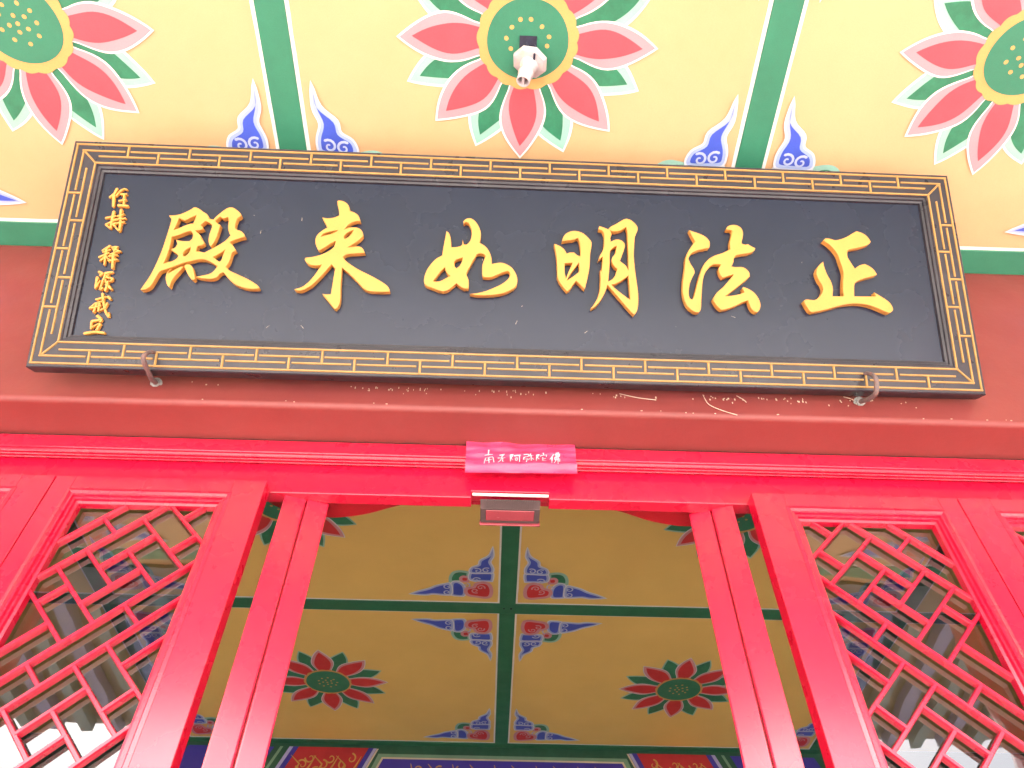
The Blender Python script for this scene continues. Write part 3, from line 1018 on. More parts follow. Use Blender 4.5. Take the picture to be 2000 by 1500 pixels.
# ------------------------------------------------------------------ signboard
BIG = [('dian',[[[(-9924,4604),(-9749,4618),(-9572,4678),(-9383,4793),(-9275,4883),(-9211,4892),(-9111,4847),(-8987,4756),(-8885,4696),(-8818,4614),(-8791,4547),(-8734,4539),(-8666,4525),(-8630,4601),(-8532,4711),(-8417,4833),(-8315,4913),(-8186,4929),(-8064,4859),(-7959,4767),(-7913,4694),(-7945,4646),(-8005,4605),(-8036,4477),(-8043,4307),(-7988,4236),(-7871,4198),(-7778,4118),(-7724,4022),(-7880,3967),(-8056,3887),(-8133,3842),(-8037,3742),(-7937,3601),(-7942,3570),(-8012,3536),(-8038,3453),(-8050,3329),(-8080,3205),(-8139,3090),(-8073,3001),(-7973,2934),(-7780,2850),(-7549,2747),(-7354,2643),(-7216,2548),(-7153,2480),(-7186,2449),(-7330,2433),(-7513,2447),(-7701,2500),(-7855,2574),(-8019,2719),(-8188,2905),(-8274,2861),(-8367,2737),(-8506,2691),(-8670,2695),(-8817,2710),(-8920,2736),(-8754,2783),(-8614,2818),(-8512,2873),(-8433,2967),(-8375,3081),(-8475,3149),(-8614,3225),(-8729,3266),(-8858,3273),(-9001,3251),(-9106,3216),(-9280,3159),(-9519,3048),(-9757,2937),(-9893,2881),(-9951,2788),(-10028,2584),(-10108,2401),(-10237,2307),(-10333,2290),(-10353,2303),(-10237,2536),(-10134,2801),(-10040,3129),(-9954,3522),(-9901,3897),(-9859,4233),(-9841,4487),(-9887,4548)],[(-9635,4538),(-9466,4460),(-9331,4550),(-9168,4653),(-9186,4514),(-9222,4375),(-9322,4360),(-9478,4280),(-9614,4201),(-9727,4154),(-9684,4303),(-9651,4452)],[(-9750,3934),(-9567,4004),(-9395,4094),(-9254,4142),(-9201,4092),(-9174,3967),(-9190,3883),(-9246,3823),(-9393,3817),(-9523,3829),(-9619,3856),(-9590,3784),(-9563,3723),(-9602,3618),(-9719,3541),(-9637,3483),(-9536,3415),(-9482,3355),(-9515,3272),(-9630,3186),(-9752,3151),(-9855,3106),(-9799,3343),(-9754,3654),(-9748,3861)],[(-9183,3635),(-9187,3531),(-9227,3427),(-9289,3353),(-9355,3360),(-9366,3442),(-9316,3537),(-9252,3601)],[(-8892,4473),(-8774,4425),(-8690,4354),(-8687,4260),(-8724,4048),(-8721,3861),(-8682,3737),(-8637,3673),(-8571,3804),(-8513,3994),(-8482,4184),(-8459,4364),(-8540,4413),(-8625,4490),(-8503,4627),(-8402,4568),(-8279,4626),(-8243,4489),(-8237,4299),(-8176,4112),(-8135,4051),(-8241,3890),(-8390,3759),(-8592,3617),(-8752,3507),(-8795,3485),(-8909,3511),(-9010,3514),(-9013,3600),(-8997,3683),(-8899,3708),(-8825,3773),(-8864,3855),(-8927,3915),(-8957,3997),(-9033,4078),(-9136,4157),(-8983,4185),(-8915,4229),(-8962,4301),(-9004,4342)],[(-8231,3600),(-8270,3402),(-8291,3278),(-8338,3215),(-8429,3283),(-8531,3361),(-8422,3438),(-8305,3525)]],[[(-9624,2962),(-9666,2880),(-9683,2808),(-9536,2915),(-9404,3011),(-9291,3046),(-9387,2890),(-9505,2704),(-9559,2582),(-9577,2461),(-9595,2400),(-9661,2478),(-9720,2636),(-9733,2756),(-9708,2858)]],[[(-9235,3099),(-9146,3113),(-9063,3045),(-8998,2905),(-8952,2765),(-8930,2675),(-8978,2633),(-9049,2681),(-9138,2799),(-9209,2917),(-9281,3036)]]]),('lai',[[[(-5252,5264),(-5207,5285),(-5089,5271),(-4966,5196),(-4898,5079),(-4872,4960),(-4733,4913),(-4621,4825),(-4551,4670),(-4561,4648),(-4665,4639),(-4800,4581),(-4908,4484),(-4972,4364),(-4857,4421),(-4696,4441),(-4554,4407),(-4465,4307),(-4433,4191),(-4506,4084),(-4635,3963),(-4841,3800),(-4671,3832),(-4511,3839),(-4414,3778),(-4347,3653),(-4517,3628),(-4745,3604),(-4880,3568),(-4947,3501),(-4865,3390),(-4695,3257),(-4479,3126),(-4195,2986),(-3911,2834),(-3674,2680),(-3599,2583),(-3566,2490),(-3751,2478),(-3977,2475),(-4159,2488),(-4300,2557),(-4472,2738),(-4693,2955),(-4950,3172),(-4944,2908),(-4931,2534),(-4913,2190),(-4944,2017),(-5013,1917),(-5071,1939),(-5209,2105),(-5422,2356),(-5297,2343),(-5186,2352),(-5171,2575),(-5152,2875),(-5135,3127),(-5242,3262),(-5343,3119),(-5504,2887),(-5666,2681),(-5831,2526),(-6002,2433),(-6159,2435),(-6196,2463),(-5991,2545),(-5826,2700),(-5687,2905),(-5581,3110),(-5514,3244),(-5647,3208),(-5807,3215),(-5926,3273),(-5999,3372),(-5992,3435),(-5763,3477),(-5542,3555),(-5347,3677),(-5221,3810),(-5191,3992),(-5322,3909),(-5471,3788),(-5611,3680),(-5659,3703),(-5733,3842),(-5761,3995),(-5733,4138),(-5630,4272),(-5458,4410),(-5540,4550),(-5636,4717),(-5483,4697),(-5300,4731),(-5160,4803),(-5180,4961),(-5228,5118)],[(-5151,4339),(-5237,4262),(-5369,4192),(-5504,4148),(-5626,4099),(-5555,4210),(-5377,4283)],[(-4713,4362),(-4772,4229),(-4856,4122),(-4943,4059),(-4972,4130),(-4933,4223),(-4824,4305)]]]),('ru',[[[(-2084,4433),(-2007,4363),(-1961,4231),(-1937,4087),(-1925,3924),(-1787,3933),(-1677,3964),(-1624,4018),(-1612,4183),(-1569,4020),(-1486,4023),(-1406,4129),(-1365,4275),(-1361,4441),(-1394,4586),(-1463,4719),(-1539,4747),(-1602,4692),(-1614,4765),(-1542,4841),(-1431,4873),(-1317,4819),(-1221,4708),(-1141,4554),(-1099,4390),(-1104,4244),(-1128,4089),(-1015,4032),(-920,3943),(-833,3803),(-783,3642),(-760,3440),(-632,3475),(-485,3491),(-337,3446),(-189,3340),(-85,3183),(-33,3005),(-43,2844),(-106,2743),(-231,2649),(-412,2563),(-628,2506),(-899,2477),(-1152,2467),(-1352,2500),(-1172,2526),(-938,2593),(-705,2701),(-508,2807),(-346,2933),(-266,3036),(-240,3137),(-269,3226),(-333,3234),(-461,3189),(-624,3103),(-768,3037),(-914,3022),(-1005,3038),(-1027,3168),(-1031,3308),(-1017,3450),(-975,3594),(-950,3676),(-988,3736),(-1100,3762),(-1200,3727),(-1260,3603),(-1363,3376),(-1464,3121),(-1403,2934),(-1389,2795),(-1397,2656),(-1520,2661),(-1631,2716),(-1743,2811),(-1830,2719),(-1952,2606),(-2076,2552),(-2203,2567),(-2387,2639),(-2571,2702),(-2640,2808),(-2639,2967),(-2577,3189),(-2460,3395),(-2339,3541),(-2170,3659),(-2152,3874),(-2118,4142)],[(-1591,3610),(-1613,3468),(-1673,3344),(-1752,3271),(-1800,3319),(-1823,3460),(-1790,3532),(-1681,3577)],[(-2081,3288),(-2050,3189),(-1990,3081),(-1916,3034),(-2039,2950),(-2181,2865),(-2324,2840),(-2389,2857),(-2312,2969),(-2194,3164)]]]),('ming',[[[(1006,4151),(1164,4087),(1291,3987),(1364,3850),(1459,3889),(1585,3894),(1648,3826),(1752,3772),(1764,3924),(1756,4110),(1715,4296),(1684,4366),(1567,4302),(1397,4272),(1228,4234),(1281,4396),(1377,4507),(1526,4576),(1697,4574),(1845,4514),(1971,4401),(2079,4252),(2073,4076),(2038,3842),(2023,3563),(1988,3286),(1932,3011),(1867,2760),(1764,2869),(1630,3011),(1536,2883),(1452,2745),(1369,2674),(1245,2827),(1110,3071),(1096,3344),(1080,3642),(1059,3850)],[(1310,3547),(1530,3567),(1456,3381),(1392,3218),(1346,3080),(1309,3238),(1303,3421)],[(1708,3574),(1717,3322),(1643,3228),(1517,3120),(1370,3013),(1433,3151),(1560,3362)]],[[(2318,4770),(2445,4728),(2572,4674),(2660,4772),(2812,4862),(2987,4989),(3117,5047),(3245,5000),(3371,4885),(3431,4768),(3417,4649),(3347,4480),(3317,4195),(3295,3844),(3314,3428),(3353,3018),(3380,2680),(3369,2343),(3325,2141),(3238,2027),(3059,2243),(2798,2569),(2515,2919),(2470,2759),(2361,2530),(2212,2302),(2056,2167),(2035,2196),(2088,2253),(2215,2480),(2293,2753),(2319,3071),(2318,3368),(2356,3346),(2385,3577),(2395,3786),(2342,3749),(2267,3665),(2311,3806),(2410,4019),(2446,4231),(2451,4491),(2401,4631),(2284,4662)],[(2619,4645),(2720,4616),(2892,4639),(3022,4716),(3088,4778),(3127,4637),(3127,4258),(3136,3838),(3123,3387),(3054,3534),(2889,3677),(2969,3901),(3045,4150),(3011,4277),(2906,4349),(2778,4351),(2638,4274),(2631,4427),(2676,4524)],[(2805,4152),(2757,3916),(2669,3773),(2656,3634),(2726,3498),(2809,3432),(2752,3247),(2665,3106),(2538,3022),(2563,3240),(2591,3585),(2610,3945),(2687,4077)],[(3118,3226),(2958,3095),(2766,2974),(2629,2923),(2782,2771),(2966,2620),(3149,2480),(3138,2806)]]]),('fa',[[[(4937,4748),(5064,4698),(5241,4638),(5397,4556),(5500,4439),(5523,4330),(5495,4197),(5333,4158),(5131,4095),(4967,4002),(4868,3824),(4928,3653),(5000,3527),(5029,3399),(4966,3269),(4888,3095),(4839,2903),(4823,2713),(4842,2588),(4908,2552),(4972,2655),(5032,2868),(5106,3125),(5189,3384),(5303,3646),(5474,3847),(5660,3963),(5884,4048),(6029,4130),(6112,4177),(6108,4397),(6172,4598),(6213,4756),(6176,4799),(6105,4796),(6026,4815),(6093,4918),(6228,4968),(6369,4958),(6483,4867),(6523,4724),(6501,4567),(6461,4433),(6466,4367),(6564,4338),(6636,4363),(6741,4290),(6847,4239),(6811,4161),(6665,4079),(6462,4038),(6259,3987),(6191,3875),(6173,3766),(6104,3623),(6232,3613),(6411,3619),(6526,3563),(6607,3459),(6617,3330),(6499,3219),(6289,3041),(6080,2864),(5873,2698),(6069,2716),(6269,2765),(6421,2834),(6396,2897),(6372,2959),(6404,2999),(6538,2944),(6687,2844),(6802,2679),(6855,2492),(6822,2324),(6746,2228),(6669,2246),(6571,2357),(6510,2585),(6329,2515),(6125,2404),(5905,2312),(5727,2265),(5653,2324),(5563,2446),(5504,2580),(5560,2697),(5666,2828),(5812,2960),(5982,3157),(6156,3377),(6034,3341),(5832,3258),(5760,3363),(5728,3490),(5744,3577),(5810,3676),(5701,3683),(5562,3667),(5426,3543),(5305,3345),(5243,3130),(5209,2874),(5172,2579),(5145,2286),(5091,2180),(5003,2167),(4890,2225),(4761,2355),(4685,2561),(4652,2812),(4679,3109),(4728,3409),(4772,3690),(4790,3843),(4869,4041),(4978,4220),(5097,4379),(5016,4552)]]]),('zheng',[[[(8963,4645),(9096,4629),(9246,4593),(9445,4643),(9650,4746),(9798,4848),(9912,4910),(10070,4859),(10212,4748),(10297,4582),(10219,4494),(10035,4413),(9816,4352),(9617,4302),(9562,4237),(9542,4070),(9609,3906),(9717,3693),(9864,3802),(10024,3855),(10150,3792),(10270,3683),(10346,3531),(10224,3476),(10027,3417),(9808,3337),(9684,3251),(9633,3147),(9594,2822),(9916,2830),(10220,2845),(10202,2925),(10188,2965),(10336,2869),(10527,2735),(10640,2599),(10678,2460),(10631,2389),(10531,2345),(10406,2391),(10211,2484),(9977,2565),(9737,2597),(9472,2587),(9204,2538),(8854,2426),(8546,2335),(8298,2287),(8231,2354),(8153,2510),(8109,2629),(8188,2675),(8318,2666),(8450,2671),(8572,2765),(8661,2889),(8711,3012),(8689,3153),(8626,3273),(8569,3454),(8575,3598),(8657,3745),(8805,3885),(8817,3731),(8876,3486),(8965,3265),(8998,3043),(8961,2800),(9292,2811),(9287,3013),(9315,3258),(9362,3505),(9348,3710),(9304,3915),(9268,4101),(9174,4285),(9038,4447),(8878,4567)]]])]
SMALL = [('zhu',[([(-11568,5469),(-11617,5307),(-11724,5178)],76),([(-11623,5253),(-11575,4886)],88),([(-11556,5221),(-11449,5403),(-11353,5469),(-11278,5437)],53),([(-11430,5288),(-11263,5296)],67),([(-11340,5301),(-11289,4950)],64),([(-11438,5064),(-11249,5119)],58),([(-11437,4926),(-11168,4912)],82)]),('chi',[([(-11723,4513),(-11450,4594)],64),([(-11533,4730),(-11537,4486),(-11532,4193)],79),([(-11687,4307),(-11483,4437)],56),([(-11540,4193),(-11687,4307)],53),([(-11401,4579),(-11232,4655)],53),([(-11331,4791),(-11322,4599),(-11306,4461)],79),([(-11501,4453),(-11164,4519)],64),([(-11466,4334),(-11174,4397)],56),([(-11285,4427),(-11263,4118)],73),([(-11478,4316),(-11388,4233)],58),([(-11278,4118),(-11384,4208)],50)]),('shi',[([(-11454,3650),(-11635,3491)],70),([(-11611,3441),(-11419,3533)],47),([(-11689,3287),(-11446,3431)],61),([(-11531,3579),(-11508,3060)],67),([(-11541,3293),(-11639,3172)],56),([(-11514,3311),(-11411,3231)],47),([(-11383,3585),(-11240,3625),(-11318,3470)],61),([(-11346,3545),(-11125,3477)],53),([(-11393,3383),(-11143,3494)],50),([(-11426,3314),(-11196,3365)],50),([(-11403,3181),(-11172,3224)],73),([(-11307,3403),(-11260,2953)],76)]),('yuan',[([(-11626,2847),(-11500,2802),(-11576,2733)],70),([(-11633,2681),(-11627,2354)],76),([(-11624,2338),(-11536,2586)],47),([(-11441,2804),(-11241,2845)],70),([(-11423,2788),(-11460,2573),(-11501,2309)],61),([(-11330,2759),(-11403,2674)],44),([(-11374,2675),(-11193,2648),(-11237,2565)],56),([(-11395,2624),(-11375,2510)],44),([(-11366,2540),(-11224,2573)],44),([(-11365,2453),(-11281,2478)],44),([(-11317,2512),(-11333,2267)],73),([(-11423,2361),(-11455,2295)],53),([(-11253,2400),(-11181,2321)],76)]),('jie',[([(-11552,2015),(-11290,2106)],61),([(-11409,2199),(-11332,1926),(-11247,1688),(-11130,1517)],70),([(-11115,1517),(-11137,1644)],41),([(-11239,2108),(-11160,2030)],73),([(-11228,1914),(-11275,1768),(-11380,1700)],56),([(-11558,1886),(-11340,1975)],53),([(-11662,1738),(-11555,1870)],61),([(-11500,1888),(-11542,1630)],67),([(-11428,1891),(-11417,1666)],67),([(-11634,1739),(-11373,1828)],50)]),('li',[([(-11438,1538),(-11323,1462)],85),([(-11554,1375),(-11289,1432)],67),([(-11286,1416),(-11333,1351)],58),([(-11548,1343),(-11529,1154)],64),([(-11309,1296),(-11377,1112)],70),([(-11520,1186),(-11341,1319)],44),([(-11675,1008),(-11412,1064),(-11148,1041)],76)])]
BANNER = [[([(-312,30878),(-321,30671)],41),([(-412,30667),(-203,30720)],36),([(-397,30583),(-200,30631)],33),([(-391,30549),(-426,30362)],33),([(-187,30607),(-157,30388)],36),([(-321,30534),(-280,30384)],33),([(-368,30465),(-209,30504)],28),([(-298,30586),(-296,30366)],30)],[([(-4,30716),(132,30773),(34,30649)],41),([(-50,30561),(147,30619)],38),([(59,30667),(26,30462),(-46,30375)],38),([(85,30583),(76,30396),(125,30415)],33)],[([(294,30727),(369,30747),(320,30608),(365,30508)],38),([(299,30727),(292,30404)],41),([(406,30697),(580,30720)],38),([(543,30719),(543,30413)],41),([(431,30612),(481,30614),(481,30495),(432,30493),(431,30612)],30)],[([(667,30740),(792,30762),(779,30659),(667,30620)],38),([(667,30620),(654,30518),(765,30556),(727,30402)],38),([(855,30782),(804,30659)],36),([(816,30677),(928,30715)],33),([(866,30679),(863,30441)],36),([(815,30558),(789,30472)],33),([(902,30578),(925,30494)],33)],[([(1016,30736),(1091,30766),(1044,30634),(1082,30550)],38),([(1021,30736),(1006,30429)],38),([(1204,30811),(1215,30743)],36),([(1127,30671),(1135,30723),(1302,30739),(1283,30670)],33),([(1188,30639),(1171,30452),(1270,30472)],36),([(1262,30607),(1186,30544)],33)],[([(1490,30753),(1385,30578)],38),([(1449,30648),(1428,30393)],38),([(1527,30737),(1652,30765),(1636,30672),(1524,30651),(1508,30565),(1658,30587),(1640,30468)],33),([(1566,30807),(1543,30516),(1490,30396)],33),([(1617,30826),(1600,30383)],36)]]

SO, S1, S2, S3 = Vector((0.04049, -0.07000, 3.16321)), Vector((0.99973, 0.01642, 0.01617)), Vector((-0.00503, -0.52925, 0.84845)), Vector((0.02249, -0.84831, -0.52902))
mw = Matrix.Identity(4)
for r_ in range(3):
    mw[r_][0], mw[r_][1], mw[r_][2], mw[r_][3] = S1[r_], S2[r_], S3[r_], SO[r_]
sb = tag(empty('signboard', mw=mw), 'black lacquered signboard with gold fret frame and six large gold characters', 'signboard')
SW, SH = 2.597, 0.695
HW = SW/2
PZ = -0.016           # panel face below the frame face
MB().box((-HW+0.05, 0.05, -0.040), (HW-0.05, SH-0.05, PZ), 'black').build('panel', sb)
steps = [(0.0, -0.048), (0.0, -0.003), (0.003, 0.0), (0.0775, 0.0), (0.0800, -0.0035), (0.0870, -0.0042), (0.0890, -0.0085), (0.0960, -0.0095), (0.0985, PZ-0.001)]
def sring(i):
    o, z = steps[i]
    return [(-HW+o, o, z), (HW-o, o, z), (HW-o, SH-o, z), (-HW+o, SH-o, z)]
RAILS = []
for side in range(4):
    mb = MB()
    s2 = (side+1) % 4
    for i in range(len(steps)-1):
        A, B = sring(i), sring(i+1)
        mb.poly([A[side], A[s2], B[s2], B[side]], 'blackframe')
    a, b = sring(0)[side], sring(0)[s2]
    c, d = (sring(8)[side][0], sring(8)[side][1], -0.048), (sring(8)[s2][0], sring(8)[s2][1], -0.048)
    mb.poly([a, b, d, c], 'blackframe')
    RAILS.append(mb.build('frame_rail', sb))

LWD, LHT = 0.0060, 0.0030
def gold_line(mb, p, q, w=LWD):
    P, Q = Vector((*p, 0)), Vector((*q, 0))
    d = (Q-P).normalized()
    n = Vector((-d.y, d.x, 0))
    i = len(mb.v)
    pr = [(-w/2, 0.0002), (-w*0.30, LHT), (w*0.30, LHT), (w/2, 0.0002)]
    for base in (P, Q):
        for a, z in pr:
            mb.v.append(tuple(base + n*a + Vector((0, 0, z))))
    k = mb.m('goldline')
    for f in ((0, 1, 5, 4), (1, 2, 6, 5), (2, 3, 7, 6), (3, 2, 1, 0), (4, 5, 6, 7)):
        mb.f.append(tuple(i+q_ for q_ in f)); mb.mi.append(k)
O0, OA, OB, O1 = 0.0120, 0.0325, 0.0505, 0.0720
rg = random.Random(8)
for off in (O0, O1):
    c = [(-HW+off, off), (HW-off, off), (HW-off, SH-off), (-HW+off, SH-off)]
    for k in range(4):
        a, b = Vector(c[k]), Vector(c[(k+1) % 4])
        d = (b-a).normalized()*LWD*0.5
        if k % 2:
            d = -d
        mb = MB(); gold_line(mb, tuple(a-d*(1 if k % 2 == 0 else 1)), tuple(b+d)); mb.build('gold_line', RAILS[k])
PIT = 0.1753
NTOP = 14
firsts = [-PIT*(NTOP-1)/2 + PIT*k for k in range(NTOP)]
def side_map(side):
    """(along from centre, offset from outer edge) -> sign XY"""
    if side == 'top': return lambda s, o: (s, SH-o)
    if side == 'bottom': return lambda s, o: (s, o)
    if side == 'left': return lambda s, o: (-HW+o, SH/2+s)
    return lambda s, o: (HW-o, SH/2+s)
g_ = LWD*0.5
for side in ('top', 'bottom', 'left', 'right'):
    f = side_map(side)
    half = HW if side in ('top', 'bottom') else SH/2
    outer = firsts if side in ('top', 'bottom') else [-PIT, 0.0, PIT]
    inner = [(a+b)/2 for a, b in zip(outer[:-1], outer[1:])]
    bl = PIT*0.455
    for s in outer:                                   # hangs from the outer line
        mb = MB()
        s0, s1 = max(s-bl, -half+O1+0.004), min(s+bl, half-O1-0.004)
        gold_line(mb, f(s0+rg.uniform(-.002, .002), OB), f(s1+rg.uniform(-.002, .002), OB))
        gold_line(mb, f(s, O0+g_), f(s, OB-g_), LWD*1.15)
        mb.build('fret_tee', RAILS[('bottom', 'right', 'top', 'left').index(side)])
    for s in inner:                                   # stands on the inner line
        mb = MB()
        gold_line(mb, f(s-bl+rg.uniform(-.002, .002), OA), f(s+bl+rg.uniform(-.002, .002), OA))
        gold_line(mb, f(s, O1-g_), f(s, OA+g_), LWD*1.15)
        mb.build('fret_tee', RAILS[('bottom', 'right', 'top', 'left').index(side)])
    # corner runs of the outer row
    for e in (-1, 1):
        mb = MB()
        gold_line(mb, f(e*(half-OA+(g_ if side in ('top', 'bottom') else -g_)), OA), f(e*(abs(outer[-1])+0.008), OA))
        mb.build('fret_corner', RAILS[('bottom', 'right', 'top', 'left').index(side)])
for ex in (-1, 1):
    for ey in (0, 1):
        y = lambda o: (o if ey == 0 else SH-o)
        mb = MB()
        gold_line(mb, (ex*(HW-OA-0.004), y(OA+0.004)), (ex*(HW-O1+0.002), y(O1-0.002)))
        mb.build('fret_diagonal', RAILS[0 if ey == 0 else 2])


def raised(name, pieces, key, parent, z0, z1, bev, k=1e-4):
    """calligraphic character: each piece is a list of outlines (first outer, rest holes)"""
    cu = bpy.data.curves.new(name, 'CURVE')
    cu.dimensions = '2D'
    cu.fill_mode = 'BOTH'
    half = (z1-z0)/2
    cu.extrude = half - bev
    cu.bevel_depth = bev
    cu.bevel_resolution = 1
    cu.offset = -bev
    for loops in pieces:
        for lp in loops:
            sp = cu.splines.new('POLY')
            sp.points.add(len(lp)-1)
            for q, p in zip(sp.points, lp):
                q.co = (p[0], p[1], 0, 1)
            sp.use_cyclic_u = True
    o = bpy.data.objects.new(name, cu)
    COL.objects.link(o)
    dg = bpy.context.evaluated_depsgraph_get()
    me = bpy.data.meshes.new_from_object(o.evaluated_get(dg))
    bpy.data.objects.remove(o)
    me.materials.clear()
    me.materials.append(M[key])
    for p in me.polygons:
        p.use_smooth = False
    return link(name, me, parent, (0, 0, (z0+z1)/2))


CHLAB = {'dian': 'gold character at the far left of the large row', 'lai': 'second large gold character from the left',
         'ru': 'third large gold character from the left', 'ming': 'fourth large gold character from the left',
         'fa': 'second large gold character from the right', 'zheng': 'gold character at the far right of the large row'}
for nm, pieces in BIG:
    pcs = [[smooth_loop([(x*1e-4, y*1e-4) for x, y in lp], 4, 42) for lp in loops] for loops in pieces]
    o = raised('character', pcs, 'gold', sb, PZ-0.001, 0.003, 0.0012)
    o['label'] = CHLAB[nm]
SMLAB = {'zhu': 'topmost small gold character in the left column', 'chi': 'second small gold character in the left column',
         'shi': 'third small gold character in the left column', 'yuan': 'fourth small gold character in the left column',
         'jie': 'fifth small gold character in the left column', 'li': 'lowest small gold character in the left column'}
for nm, strokes in SMALL:
    mb = MB()
    for q, (pts, w) in enumerate(strokes):
        pts = [(x*1e-4, y*1e-4) for x, y in pts]
        w *= 1e-4
        lp = ribbon(pts, w*1.08, w*0.85, 3)
        z = PZ + 0.008 + 0.00035*q
        mb.flat([offset(lp, -0.0009)], z, 'gold')
        n = len(lp)
        li = offset(lp, -0.0009)
        for j in range(n):
            j2 = (j+1) % n
            mb.poly([(*li[j], z), (*li[j2], z), (*lp[j2], z-0.0016), (*lp[j], z-0.0016)], 'gold')
            mb.poly([(*lp[j], z-0.0016), (*lp[j2], z-0.0016), (*lp[j2], PZ-0.001), (*lp[j], PZ-0.001)], 'gold')
    o = mb.build('small_character', sb)
    o['label'] = SMLAB[nm]
# knocks and chips: pale scars with a shape of their own
mb = MB()
rg = random.Random(21)
for k in range(11):
    x = rg.uniform(-1.1, 1.1); y = rg.uniform(0.12, 0.56)
    L = rg.uniform(0.004, 0.012)
    a = rg.uniform(0, 3.14)
    mb.flat([ribbon([(x, y), (x+L*math.cos(a)*0.5, y+L*math.sin(a)*0.5+0.0006), (x+L*math.cos(a), y+L*math.sin(a))], 0.0009, 0.0004, 2)], PZ+0.0006+k*1e-5, 'fleck')
cp = mb.build('chip', sb)
cp['kind'] = 'stuff'

# stays that hold the leaning top back to the beam
for k, s in enumerate((-0.8, 0.8)):
    a = mw @ Vector((s, SH-0.12, -0.047))
    tag(MB().tube([a, (a.x, 0.0, a.z+0.02)], 0.006, 'iron', 8).build('stay_rod'),
        ('iron stay rod behind the top left of the signboard', 'iron stay rod behind the top right of the signboard')[k], 'rod')

# ------------------------------------------------------------------ iron hooks under the sign
def hook(xw, sx, lab, bend):
    t = tag(empty('iron_hook', (xw, 0.0, 3.196)), lab, 'hook')
    f = mw @ Vector((sx, 0.046, 0.010))
    fx = f.x - xw; fz = f.z - 3.196
    pts = [(0, 0.0, -0.004), (fx*0.2, -0.020, -0.018), (fx*0.5+bend*0.002, -0.045, -0.038), (fx*0.85+bend*0.004, -0.080, -0.054), (fx*1.05+bend*0.007, f.y-0.016, fz-0.046), (fx*1.08+bend*0.007, f.y-0.015, fz-0.022), (fx*1.03+bend*0.003, f.y-0.006, fz-0.004), (fx, f.y+0.004, fz+0.006)]
    P = []
    for i in range(len(pts)-1):
        p0, p1, p2, p3 = (Vector(pts[max(0, i-1)]), Vector(pts[i]), Vector(pts[i+1]), Vector(pts[min(len(pts)-1, i+2)]))
        for q in range(5):
            u = q/5
            P.append(0.5*((2*p1)+(p2-p0)*u+(2*p0-5*p1+4*p2-p3)*u*u+(3*p1-p0-3*p2+p3)*u**3))
    P.append(Vector(pts[-1]))
    r = [0.0068 - 0.0028*(k/len(P))**3 for k in range(len(P))]
    MB().tube(P, r, 'iron', 10).build('rod', t, smooth=True)
    MB().tube([(0, 0.001, -0.004), (0, -0.010, -0.0105)], 0.0125, 'zinc', 6).build('nut', t, 0.0015, 1)
    MB().tube([(0, 0.0, -0.0035), (0, -0.003, -0.0055)], 0.0165, 'zinc', 16).build('washer', t)
    return t


hook(-0.956, -0.9684, 'rusty iron hook under the left end of the signboard', -1)
hook(1.003, 0.9599, 'rusty iron hook under the right end of the signboard', 1)

# ------------------------------------------------------------------ pink paper banner on the lintel
bn = tag(empty('paper_banner', (0, 0, 0)), 'creased pink paper slip with white characters pasted on the middle of the lintel', 'banner')
mb = MB()
NX, NZ = 44, 20
bx0, bx1, bzt, bzb = -0.0945, 0.2115, 3.128, 3.008
grid = []
rg = random.Random(2)
for j in range(NZ+1):
    for i in range(NX+1):
        u, v = i/NX, j/NZ
        x = bx0 + (bx1-bx0)*u + 0.002*(v-0.5)
        z = bzt - 0.009*u*(1-v) + (bzb-bzt+0.006*u)*v + 0.0012*math.sin(9*u+1)*(1-v)
        y = 0.1235 - 0.0020*math.sin(7*u+5*v) - 0.0016*math.sin(19*u-9*v+2) - 0.004*max(0, 0.32-v)*math.sin(14*u+3) - 0.0013*math.sin(31*v+4*u)
        if v > 0.60:
            y -= 0.010*min(1, (v-0.60)/0.12)*0.6
        if v > 0.78:
            y += 0.016*(v-0.78)/0.22
        grid.append((x, min(y, 0.1285), z))
mb.v = grid
k = mb.m('banner')
for j in range(NZ):
    for i in range(NX):
        a = j*(NX+1)+i
        mb.f.append((a, a+1, a+NX+2, a+NX+1)); mb.mi.append(k)
sheet = mb.build('sheet', bn, smooth=True)
def banner_y(x, z):
    u = (x-bx0)/(bx1-bx0)
    v = (z-bzt)/(bzb-bzt)
    i = min(NX, max(0, round(u*NX))); j = min(NZ, max(0, round(v*NZ)))
    return min(grid[jj*(NX+1)+ii][1] for ii in (max(0, i-1), i, min(NX, i+1)) for jj in (max(0, j-1), j, min(NZ, j+1)))
for ch in BANNER:
    mb = MB()
    for q, (pts, w) in enumerate(ch):
        lp = ribbon([(x*1e-4, z*1e-4) for x, z in pts], w*0.95e-4, w*0.6e-4, 3)
        i0 = len(mb.v)
        mb.v += [(x, banner_y(x, z)-0.0006-0.0001*q, z) for x, z in lp]
        kk = mb.m('print')
        for t in tessellate_polygon([[Vector((x, z, 0)) for x, z in lp]]):
            mb.f.append(tuple(i0+a for a in t)); mb.mi.append(kk)
    mb.build('printed_character', sheet)

